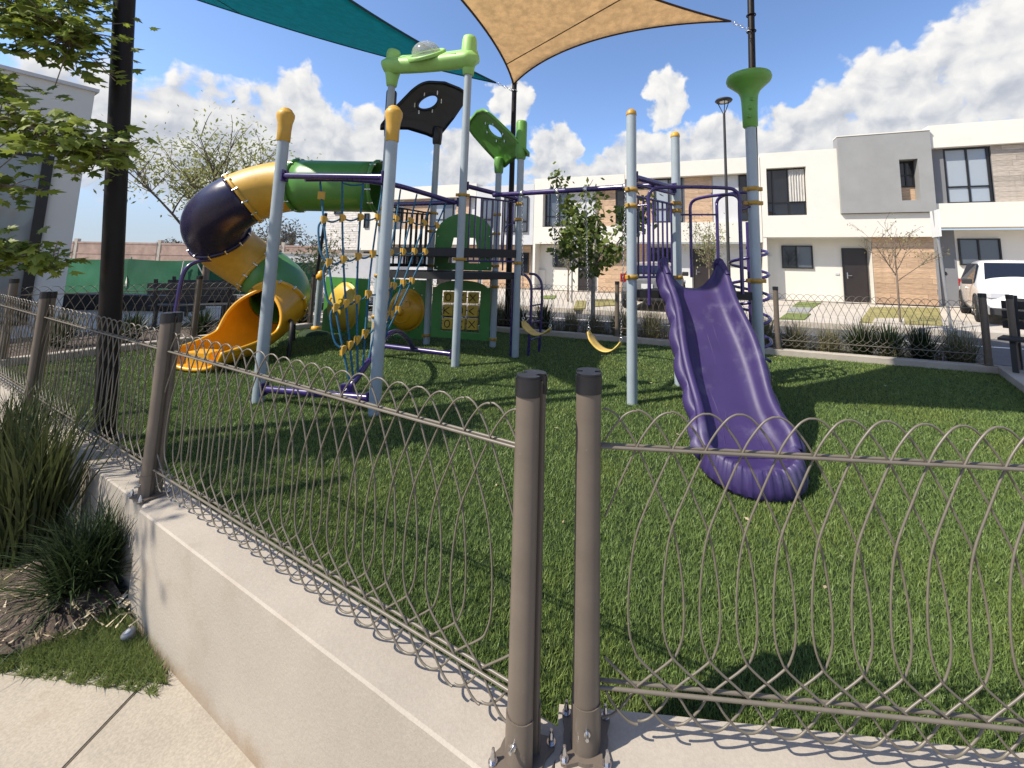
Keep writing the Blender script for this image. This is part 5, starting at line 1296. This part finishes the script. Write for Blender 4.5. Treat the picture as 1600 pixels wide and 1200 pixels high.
# ------------------------------------------------------------------ cars
def car(label, pos, ang, paint, L=4.45, W=1.82, H=1.66, kind='suv'):
    """local +x is forward; body lofted from cross-sections, then glass, lamps, wheels as parts"""
    o_ = thing('parked_car', label, 'car', pos, ang)
    hw = W/2
    # station: x, half width, sill z, shoulder z, roof z (== shoulder when no cabin), roof half width
    stn = [(-L/2, .80, .42, .80, .86, .72), (-L/2+.06, .90, .30, .95, 1.08, .80), (-L/2+.35, .97, .24, 1.02, H-.22, .72), (-L/2+.8, 1., .22, 1.03, H-.06, .70), (-.55, 1., .22, 1.02, H, .70), (.15, 1., .22, 1.0, H-.02, .70),
           (.62, 1., .22, .99, H-.16, .70), (1.18, .99, .22, .99, 1.06, .84), (1.6, .98, .23, .96, 1.02, .82), (L/2-.25, .94, .25, .86, .92, .74), (L/2-.06, .86, .30, .70, .76, .62), (L/2, .78, .38, .60, .64, .55)]
    rows = []
    for (x, k, zs, zh, zr, kr) in stn:
        w_ = hw*k; r_ = hw*kr; half = [(w_*.86, zs), (w_*.98, zs+.10), (w_, zs+(zh-zs)*.5), (w_*.985, zh-.05), (w_*.95, zh), (r_+(w_*.95-r_)*.06, zr-.05 if zr-zh > .12 else (zh+zr)/2), (r_*.9, zr), (r_*.45, zr+.012), (0, zr+.02)]
        rows.append([(x, y, z) for y, z in half]+[(x, -y, z) for y, z in half[-2::-1]])
    b = MB().grid(rows); b.add(rows[0], [tuple(range(len(rows[0])))]); b.add(rows[-1], [tuple(range(len(rows[-1])))[::-1]])
    body = part('body', b, paint, o_, local=True, fixn=True, sub=1)
    # glass: windscreen, rear window, side windows a few millimetres proud of the loft
    def pan(nm, P, m_=glass_d, th=.012):
        P = [Vector(p) for p in P]; n_ = (P[1]-P[0]).cross(P[2]-P[0]).normalized(); q = MB().add([p+n_*th for p in P]+[p-n_*th for p in P], [tuple(range(len(P))), tuple(range(len(P), 2*len(P)))[::-1]]+[(i, (i+1) % len(P), (i+1) % len(P)+len(P), i+len(P)) for i in range(len(P))]); return part(nm, q, m_, o_, local=True)
    pan('windscreen', [(1.17, -.72*hw, 1.085), (1.17, .72*hw, 1.085), (.60, .62*hw, H-.115), (.60, -.62*hw, H-.115)], glass_d, .02)
    pan('rear_window', [(-L/2+.10, .68*hw, 1.12), (-L/2+.10, -.68*hw, 1.12), (-L/2+.42, -.60*hw, H-.16), (-L/2+.42, .60*hw, H-.16)], glass_d, .03)
    for sg in (-1, 1):
        ys = sg*hw; pan('side_window', [(.95, ys*.925, 1.04), (-L/2+.75, ys*.955, 1.06), (-L/2+.85, ys*.74, H-.11), (.42, ys*.74, H-.13)][::sg], glass_d, .016)
        for x in (L/2-.85, -L/2+.80):
            wq = MB().lathe([(.20, -.11), (.325, -.11), (.345, -.085), (.345, .085), (.325, .11), (.20, .11)], (x, ys*.90, .345), 26, axis=(0, 1, 0)); wh = part('wheel', wq, tyre_m, o_, local=True)
            rm = MB().lathe([(.21, -.09), (.215, .09), (.0, .085)], (x, ys*.905, .345), 20, axis=(0, sg, 0))
            for k in range(5):
                a = 2*PI*k/5; rm.obox((x+.11*math.cos(a), ys*.905+sg*.095, .345+.11*math.sin(a)), Vector((.10*math.cos(a), 0, .10*math.sin(a))), Vector((0, .012, 0)), Vector((-.022*math.sin(a), 0, .022*math.cos(a))))
            part('rim', rm, rim_m, wh, local=True)
            ar = MB().tube([(x+.40*math.cos(R(t)), ys*.985, .345+.40*math.sin(R(t))) for t in range(-10, 191, 12)], .028, 6); part('wheel_arch', ar, plast_dk, o_, local=True)
        mr = MB(); mr.obox((.86, ys*1.07, 1.08), Vector((.06, 0, 0)), Vector((0, .11, 0)), Vector((0, 0, .075)), bev=.03); part('wing_mirror', mr, plast_dk, o_, local=True)
        part('headlamp', MB().obox((L/2-.17, ys*.70, .76), Vector((.12, -sg*.10, 0)), Vector((.05, sg*.18, 0)), Vector((0, 0, .07)), bev=.02), lampglass, o_, local=True)
        part('tail_lamp', MB().obox((-L/2+.13, ys*.84, .98), Vector((.10, 0, 0)), Vector((0, .10, 0)), Vector((0, 0, .13)), bev=.02), redlamp, o_, local=True)
        part('door_handle', MB().obox((-.1, ys*1.0, .88), Vector((.09, 0, 0)), Vector((0, .02, 0)), Vector((0, 0, .016)), bev=.008), paint, o_, local=True)
    part('grille', MB().obox((L/2-.03, 0, .60), Vector((.04, 0, 0)), Vector((0, .42, 0)), Vector((0, 0, .12)), bev=.01), plast_dk, o_, local=True)
    part('bumper_trim', MB().obox((L/2-.06, 0, .36), Vector((.07, 0, 0)), Vector((0, .74, 0)), Vector((0, 0, .09)), bev=.02), plast_dk, o_, local=True)
    part('rear_bumper', MB().obox((-L/2+.03, 0, .45), Vector((.07, 0, 0)), Vector((0, .78, 0)), Vector((0, 0, .12)), bev=.02), plast_dk, o_, local=True)
    part('number_plate', MB().obox((-L/2-.01, 0, .74), Vector((.015, 0, 0)), Vector((0, .17, 0)), Vector((0, 0, .075))), plate_m, o_, local=True)
    return o_
fdir = Vector((-.63, -.777, 0)); c = Vector((11.05, 10.75, 0))+Vector((.777, -.63, 0))*.93-fdir*2.2
c_ = car('white SUV parked nose out on the driveway at the right edge', (c.x, c.y, .095), math.atan2(fdir.y, fdir.x), carwhite, H=1.72)
bd_ = Vector((.36, .933, 0)); c = Vector((2.75, 12.35, 0))+bd_*2.1
car('grey parked car seen from behind, beyond the right post of the swings', (c.x, c.y, .095), math.atan2(bd_.y, bd_.x), cargrey, L=4.2, W=1.72, H=1.5)

# ------------------------------------------------------------------ plants
def strap_plant(n, Lmin, Lmax, wd, spread, droop, seed, base_r=.06, segs=4):
    g_ = np.random.default_rng(seed); V, F = [], []; o = 0
    for i in range(n):
        a = g_.uniform(0, 2*PI); L = g_.uniform(Lmin, Lmax); el = R(90)-abs(g_.normal())*spread; el = max(el, R(8)); w_ = wd*g_.uniform(.6, 1.3); br = base_r*math.sqrt(g_.random()); a0 = g_.uniform(0, 2*PI)
        p = np.array([br*math.cos(a0), br*math.sin(a0), 0.]); tw = a+PI/2+g_.normal()*.3; sd_ = np.array([math.cos(tw), math.sin(tw), 0]); e = el; dr = droop*g_.uniform(.3, 1.4)
        pts = []
        for k in range(segs+1):
            ww = w_*(1-(k/segs)**2.2)*.5+.0004; pts += [p-sd_*ww, p+sd_*ww]
            st_ = L/segs; p = p+np.array([math.cos(a)*math.cos(e), math.sin(a)*math.cos(e), math.sin(e)])*st_; e -= dr/segs*(1+k*.5)
        V += pts; F += [(o+2*k, o+2*k+1, o+2*k+3, o+2*k+2) for k in range(segs)]; o += 2*(segs+1)
    return np.array(V), np.array(F)
def plant(name, label, cat, loc, VF, m_, group=None, rz=0, me=None, scale=None):
    o_ = bpy.data.objects.new(name, me or tris_mesh(name, VF[0], VF[1], m_)); COL.objects.link(o_); o_.location = loc; o_.rotation_euler = (0, 0, rz); o_['label'] = label; o_['category'] = cat
    if scale: o_.scale = scale
    if group: o_['group'] = group
    return o_
plant('grass_mound', 'round dark green tufted grass mound against the end of the pale low wall', 'plant', (-2.60, 2.50, -.37), strap_plant(1250, .26, .52, .0085, .58, .6, 1, .11), blade_dark)
plant('tall_grass_clump', 'tall upright yellow green grass clump at the left edge beside the mound', 'plant', (-3.22, 2.72, -.35), strap_plant(300, .45, .98, .015, .17, .30, 2, .13), blade_tall)
plant('tall_grass_clump', 'tall grass clump cut by the left edge, behind the front clump', 'plant', (-3.75, 3.0, -.33), strap_plant(300, .45, 1.0, .015, .2, .35, 3, .16), blade_tall)
plant('tall_grass_clump', 'darker grass clump leaning over the shaded wall by the second fence post', 'plant', (-3.05, 3.12, -.30), strap_plant(200, .3, .52, .009, .35, .5, 4, .10), blade_tall)
plant('tall_grass_clump', 'loose grass clump farther along the wall near the third fence post', 'plant', (-4.3, 3.45, -.3), strap_plant(340, .4, .85, .011, .26, .4, 5, .16), blade_tall)
AG = [tris_mesh('strap_leaf_plant', *strap_plant(230, .35, .62, .022, .55, .35, 10+i, .07, 3), blade_dark) for i in range(2)]
HG = [tris_mesh('hedge_grass', *strap_plant(420, .25, .62, .009, .42, .5, 20+i, .13, 3), blade_hedge) for i in range(3)]
N_ = Vector((.34, .94, 0)).normalized()
spots = [(-8.3, 0, 'pale hedge grass at the far left end of the street planting'), (-7.6, 1, 'hedge grass behind the noughts and crosses panel'), (-6.9, 2, 'hedge grass seen between the panel and the tower leg'), (-6.2, 0, 'hedge grass just right of the purple ladder'), (-5.6, 1, 'hedge grass below the left swing chain'),
         (-5.05, 'a', 'dark strap plant left of the leafy tree trunk'), (-4.5, 'b', 'dark strap plant behind the gap between the two swings'), (-3.9, 0, 'hedge grass right of the leafy tree trunk'), (-3.35, 2, 'hedge grass behind the right swing seat'), (-2.8, 1, 'hedge grass left of the swing post, under the far car'), (-2.2, 0, 'hedge grass right of the swing post'),
         (-1.6, 2, 'hedge grass behind the left edge of the purple slide'), (-.9, 1, 'hedge grass hidden behind the purple slide'), (-.2, 0, 'hedge grass left of the far fence post'), (.35, 2, 'pale hedge grass just right of the far fence post'), (.85, 1, 'yellowish hedge grass between the far post and the dark strap plants'),
         (1.35, 'a', 'large dark strap plant in the shade right of the slide'), (1.75, 'b', 'middle dark strap plant in the shaded street planting'), (2.2, 'a', 'dark strap plant next to the shaded right corner'), (2.65, 2, 'small spiky plant at the corner post')]
for i, (t, k, lb) in enumerate(spots):
    p = BA+BD*t+N_*(.48+.1*rnd.uniform(-1, 1)); me = AG[0] if k == 'a' else AG[1] if k == 'b' else HG[k]; sc_ = rnd.uniform(1.0, 1.35)
    plant('strap_plant' if k in ('a', 'b') else 'hedge_grass', lb, 'plant', (p.x, p.y, -.02), None, None, 'plants in the street side bed', rnd.uniform(0, 6), me, (sc_,)*3)
    for j in range(2):
        p2 = p+BD*rnd.uniform(-.3, .3)+N_*rnd.uniform(-.2, .3); o2 = bpy.data.objects.new('companion', me)
V_, F_ = [], []; o = 0
for i in range(46):
    t = -8.6+i*.25; k = HG[i % 3]; p = BA+BD*t+N_*rnd.uniform(.35, .85); V, F = strap_plant(60, .18, .42, .009, .5, .5, 200+i, .14, 3); V = V+np.array([p.x, p.y, -.02]); V_.append(V); F_.append(F+o); o += len(V)
o_ = bpy.data.objects.new('ground_cover', tris_mesh('ground_cover', np.concatenate(V_), np.concatenate(F_), blade_hedge)); COL.objects.link(o_); o_['kind'] = 'stuff'
for i, (x, y, lb) in enumerate(((-7.6, 7.5, 'dark strap plant in the shade behind the back left fence, left of the brown pole'), (-6.95, 8.2, 'dark strap plant right of the brown pole behind the back left fence'), (-6.5, 9.1, 'dark strap plant under the seat side of the dark bench'), (-8.3, 7.0, 'dark strap plant at the foot of the pale building'), (-6.0, 9.9, 'dark strap plant behind the yellow chute'))):
    plant('strap_plant', lb, 'plant', (x, y, -.05), None, None, 'dark plants behind the back left fence', i*1.3, AG[i % 2], (1.05,)*3)

def branchy(seed, trunk_h, height, spread, lv=3, nb=5, r0=.06, curve=.25, up_=.55, lean=(0, 0)):
    """returns list of branch polylines with radii, and tip points"""
    g_ = random.Random(seed); out, tips = [], []
    def grow(p, d, L, r_, lvl):
        pts = [p]; n = 5; q = Vector(p); dd = Vector(d)
        for k in range(n):
            dd = (dd+Vector((g_.uniform(-1, 1), g_.uniform(-1, 1), g_.uniform(-.4, .8)))*curve*.5).normalized(); q = q+dd*L/n; pts.append(q.copy())
        out.append((pts, [r_*(1-.6*k/n) for k in range(n+1)]))
        if lvl == 0:
            tips.extend(pts[1:]); return
        for b in range(nb):
            k = g_.randint(1, n); a = g_.uniform(0, 2*PI); e = g_.uniform(.1, 1.0)*up_
            nd = (dd*.5+Vector((math.cos(a), math.sin(a), 0))*spread+Vector((0, 0, e))).normalized(); grow(pts[k], nd, L*g_.uniform(.5, .75), r_*.5, lvl-1)
        tips.append(pts[-1])
    pts = [Vector((0, 0, 0)), Vector((lean[0]*.4, lean[1]*.4, trunk_h*.5)), Vector((lean[0], lean[1], trunk_h))]
    out.append((pts, [r0, r0*.85, r0*.7]))
    for b in range(nb):
        a = 2*PI*b/nb+g_.uniform(-.4, .4); grow(pts[-1]-Vector((0, 0, g_.uniform(0, trunk_h*.25))), Vector((math.cos(a)*spread, math.sin(a)*spread, g_.uniform(.5, 1.3)*up_+.2)).normalized(), (height-trunk_h)*g_.uniform(.45, .75), r0*.5, lv-1)
    grow(pts[-1], Vector((0, 0, 1)), (height-trunk_h)*.6, r0*.6, lv-1)
    return out, tips
def tree(name, label, loc, seed, trunk_h, height, spread, nleaf, lsize, lm, bm_, r0=.06, lv=3, nb=5, jitter=.14, keep=1., up_=.55, aspect=.4, lean=(0, 0)):
    o_ = thing(name, label, 'tree', loc); br, tips = branchy(seed, trunk_h, height, spread, lv, nb, r0, up_=up_, lean=lean)
    part('trunk', MB().tube(br[0][0], br[0][1], 10), bm_, o_, local=True)
    b = MB()
    for pts, rs in br[1:]: b.tube(pts, [max(r_, .004) for r_ in rs], 5, cap=False)
    part('branches', b, bm_, o_, local=True)
    if nleaf:
        g_ = np.random.default_rng(seed); T = np.array([tuple(p) for p in tips]); T = T[g_.random(len(T)) < keep]; idx = g_.integers(0, len(T), nleaf); c = T[idx]+g_.normal(size=(nleaf, 3))*jitter
        a = g_.normal(size=(nleaf, 3)); a[:, 2] -= .4; a /= np.linalg.norm(a, axis=1)[:, None]; q = np.cross(a, g_.normal(size=(nleaf, 3))); q /= np.linalg.norm(q, axis=1)[:, None]; s_ = lsize*g_.uniform(.6, 1.35, nleaf)[:, None]
        V = np.stack([c, c+a*s_*.5+q*s_*aspect*.5, c+a*s_, c+a*s_*.5-q*s_*aspect*.5], 1).reshape(-1, 3); part('crown', tris_mesh('crown', V, np.arange(4*nleaf).reshape(-1, 4), lm), None, o_, local=True)
    return o_
tree('leafy_tree', 'small dark green leafy tree with a pale trunk behind the swings', (.80, 8.75, -.03), 5, 1.55, 3.5, .58, 1700, .15, leaf_dark, bark_l, r0=.055, lv=2, nb=5, jitter=.10, keep=.40, up_=.6, aspect=.6)
tree('thin_tree', 'young thin tree with sparse olive leaves left of the speed sign', (.46, 15.1, .09), 8, 1.2, 2.95, .55, 420, .10, leaf_olive, bark, r0=.03, lv=2, nb=5, jitter=.16, up_=.8)
tree('thin_tree', 'young sparse tree in front of the dark door seen through the slide tower', (6.15, 16.4, .09), 12, 1.5, 3.6, .5, 900, .11, leaf_olive, bark, r0=.035, lv=2, nb=5, jitter=.2, up_=.8)
tree('bare_tree', 'nearly bare young tree on the dry lawn before the tan wood tiles', (8.94, 10.73, .1), 15, 1.35, 2.75, .60, 330, .065, leaf_dry, bark, r0=.028, lv=3, nb=4, jitter=.07, keep=.5, up_=.5)
tree('sparse_tree', 'tall sparse tree with small yellow green leaves behind the purple tube bend', (-11.6, 13.6, -.1), 21, 2.0, 7.0, .72, 5200, .15, leafmat('spring_leaf', (.20, .22, .06), (.42, .42, .16), .4), bark, r0=.11, lv=3, nb=5, jitter=.28, up_=.75, aspect=.35)
tree('thin_tree', 'small soft leaved tree left of the stone faced house', (-8.3, 14.5, -.05), 27, .8, 2.6, .6, 900, .12, leaf_olive, bark, r0=.03, lv=2, nb=5, jitter=.2, up_=.6)

# overhanging maple in the left foreground: lobed leaves, the largest ones each an object
def maple_leaf(fold):
    out = [(0, 0), (.10, .06), (.34, -.02), (.26, .16), (.50, .30), (.34, .36), (.40, .62), (.20, .52), (.14, .70), (0, 1.0)]
    L = out+[(-x, y) for x, y in out[-2:0:-1]]; V = [(x, y-.0, -abs(x)*fold-.12*y*y) for x, y in L]; V.append((0, .42, 0)); n = len(L)
    me = bpy.data.meshes.new('leaf'); me.from_pydata(V, [], [(i, (i+1) % n, n) for i in range(n)]); me.materials.append(leaf_maple); return me, V, [(i, (i+1) % n, n) for i in range(n)]
LM = [maple_leaf(f) for f in (.15, .4, .65)]
mt_ = thing('maple_tree', 'broad leaved maple whose leafy boughs hang into the upper left', 'tree', (-5.2, 2.2, -.4))
part('trunk', MB().tube([(-5.2, 2.2, -.4), (-5.18, 2.2, 1.2), (-5.1, 2.22, 2.6), (-5.05, 2.2, 4.4)], [.11, .10, .085, .05], 12), bark, mt_)
boughs = [([(-5.1, 2.2, 2.2), (-4.4, 2.5, 2.42), (-3.85, 2.66, 2.42), (-3.4, 2.74, 2.28), (-3.17, 2.76, 2.20)], 600, .18), ([(-5.08, 2.2, 3.0), (-4.5, 2.5, 3.2), (-4.0, 2.7, 3.22), (-3.65, 2.75, 3.12), (-3.5, 2.75, 3.0)], 700, .22), ([(-5.05, 2.2, 3.6), (-4.4, 2.6, 3.7), (-3.95, 2.8, 3.62), (-3.75, 2.85, 3.5)], 480, .22),
          ([(-5.12, 2.2, 1.7), (-4.6, 2.6, 1.66), (-4.1, 2.85, 1.55), (-3.6, 2.95, 1.46)], 420, .12), ([(-5.1, 2.2, 2.1), (-4.6, 2.5, 2.1), (-4.0, 2.65, 2.0), (-3.6, 2.7, 1.93)], 160, .12), ([(-5.1, 2.2, 3.4), (-5.4, 1.6, 3.9), (-5.5, 1.0, 4.2)], 120, .3), ([(-5.1, 2.25, 3.6), (-5.4, 3.0, 4.1), (-5.5, 3.6, 4.4)], 120, .3), ([(-5.1, 2.2, 2.6), (-4.7, 2.6, 2.75), (-4.3, 2.75, 2.72), (-3.95, 2.8, 2.66)], 300, .16)]
bb = MB(); cand = []
for pts, n, sp in boughs:
    c = catmull(pts, 6); bb.tube(c, [.030*(1-.75*k/(len(c)-1)) for k in range(len(c))], 7)
    for k in range(n):
        t = .22+.78*rnd.random()**.75; p = onc(c, t); off = Vector((rnd.gauss(0, 1), rnd.gauss(0, 1), rnd.gauss(0, .8)))*sp*.62; q = p+off
        if k % 4 == 0: bb.tube([p, p.lerp(q, .6)+Vector((0, 0, .01)), q], .003, 4, cap=False)
        nrm_ = Vector((rnd.gauss(0, .6), rnd.gauss(0, .6)-.35, 1)).normalized(); tip = Vector((off.x*1.2+rnd.gauss(0, .1)+.12, off.y+rnd.gauss(0, .1), -.12-.1*rnd.random())).normalized()
        y_ = (tip-nrm_*tip.dot(nrm_)).normalized(); x_ = y_.cross(nrm_); s_ = rnd.uniform(.055, .105); cand.append((q, x_, y_, nrm_, s_, rnd.randrange(3)))
part('boughs', bb, bark, mt_)
cand.sort(key=lambda c: -(c[4]/max(.5, c[0].length)) if -4.0 < c[0].x < -2.5 else 0)
ro = mt_.location
for (q, x_, y_, z_, s_, k) in cand[:300]:
    o_ = bpy.data.objects.new('leaf', LM[k][0]); COL.objects.link(o_); o_.parent = mt_; M_ = Matrix((x_*s_, y_*s_, z_*s_)).transposed().to_4x4(); M_.translation = q-ro; o_.matrix_local = M_
V_, F_ = [], []; o = 0
for (q, x_, y_, z_, s_, k) in cand[300:]:
    for v in LM[k][1]: V_.append(tuple(q-ro+(x_*v[0]+y_*v[1]+z_*v[2])*s_))
    F_ += [(a+o, b_+o, c+o) for a, b_, c in LM[k][2]]; o += len(LM[k][1])
o_ = part('foliage', tris_mesh('foliage', np.array(V_), np.array(F_), leaf_maple), None, mt_, local=True); o_['kind'] = 'stuff'

# ------------------------------------------------------------------ benches, gate posts, small things
def bench(label, loc, rz, L=1.5, mt_=plast_dk):
    o_ = thing('bench', label, 'bench', loc, rz)
    for k in range(4): part('seat_slat', MB().box((-L/2, -.22+.115*k, .43), (L/2, -.22+.115*k+.095, .465), .006), mt_, o_, local=True)
    for k in range(3): part('back_slat', MB().box((-L/2, .25+.03*k, .56+.14*k), (L/2, .275+.03*k, .675+.14*k), .006), mt_, o_, local=True)
    for sx in (-1, 1):
        q = MB(); x = sx*(L/2-.14); q.box((x-.03, -.20, 0), (x+.03, -.14, .43)); q.box((x-.03, .16, 0), (x+.03, .22, .43)); q.box((x-.03, -.20, .395), (x+.03, .26, .43)); q.obox((x, .285, .72), Vector((.028, 0, 0)), Vector((0, .022, 0)), Vector((0, .055, .32))); part('leg', q, mt_, o_, local=True)
    return o_
bench('dark slatted bench in the shade behind the yellow chute', (-8.15, 9.45, -.05), R(200), 1.6)
bench('dark slatted bench beside a table farther back at the left', (-8.9, 10.6, -.05), R(185), 1.5)
o_ = thing('picnic_table', 'dark slatted table between the shaded benches at the back left', 'table', (-7.7, 10.15, -.05)); 
for k in range(4): part('top_slat', MB().box((-8.3, 9.95+.12*k, .68), (-7.1, 10.05+.12*k, .72)), plast_dk, o_)
for x in (-8.1, -7.3): part('leg', MB().box((x-.04, 10.1, -.05), (x+.04, 10.2, .68)), plast_dk, o_)
bench('dark metal bench cut by the right edge, behind the gate posts', (6.78, 5.45, .10), R(-55), 1.3)
for i, (p, lb) in enumerate((((6.62, 6.0), 'taupe post at the right corner, nearest the street fence'), ((6.50, 5.62), 'dark capped post beside the bench, right of the corner post'), ((6.38, 5.40), 'capped post at the right edge next to the bench'))):
    o_ = thing('gate_post', lb, 'post', (p[0], p[1], WZ), R(-50), 'posts by the right corner of the turf'); inst('post', POST, o_); inst('post_cap', CAP, o_); inst('base_shoe', SHOE, o_); inst('base_plate', PLATE, o_)
ps = thing('sprinkler', 'small grey round sprinkler cap in the lawn beside the low wall', 'sprinkler', (-2.1, 2.27, -.42)); part('body', MB().lathe([(.022, -.02), (.024, .03), (.027, .034), (.027, .046), (.022, .05), (.001, .05)], (-2.1, 2.27, -.42), 18, axis=(-.2, -.25, 1)), mat('grey_abs', (.22, .23, .24), .5), ps)
part('cap_disc', MB().lathe([(.011, .0505), (.009, .053), (.001, .053)], (-2.1, 2.27, -.42), 18, axis=(-.2, -.25, 1)), sign_w, ps)
# fallen leaves and crumbs on the turf and the bed
n = 46; x = NP.uniform(-1, 6, n); y = NP.uniform(2.0, 7.5, n); a = NP.uniform(0, 6.28, n); s_ = NP.uniform(.01, .026, n)
V = np.stack([np.stack([x+s_*np.cos(a+k*PI/2)*(1 if k % 2 else .5), y+s_*np.sin(a+k*PI/2)*(1 if k % 2 else .5), .034+NP.uniform(0, .008, n)], 1) for k in range(4)], 1).reshape(-1, 3)
o_ = bpy.data.objects.new('leaf_litter', tris_mesh('leaf_litter', V, np.arange(4*n).reshape(-1, 4), dryleaf)); COL.objects.link(o_); o_['kind'] = 'stuff'
for i, (x, y, lb) in enumerate(((-2.33, 2.42, 'crumpled white paper scrap by the grass mound'), (-2.27, 2.40, 'pale yellow dry leaf by the foot of the wall'))):
    solo('litter', MB().add([(x-.03, y-.01, -.365), (x+.02, y-.02, -.36), (x+.035, y+.015, -.335), (x-.02, y+.02, -.345)], [(0, 1, 2, 3)]), litter_m if i == 0 else dryleaf, lb, 'litter', loc=(x, y, -.36))
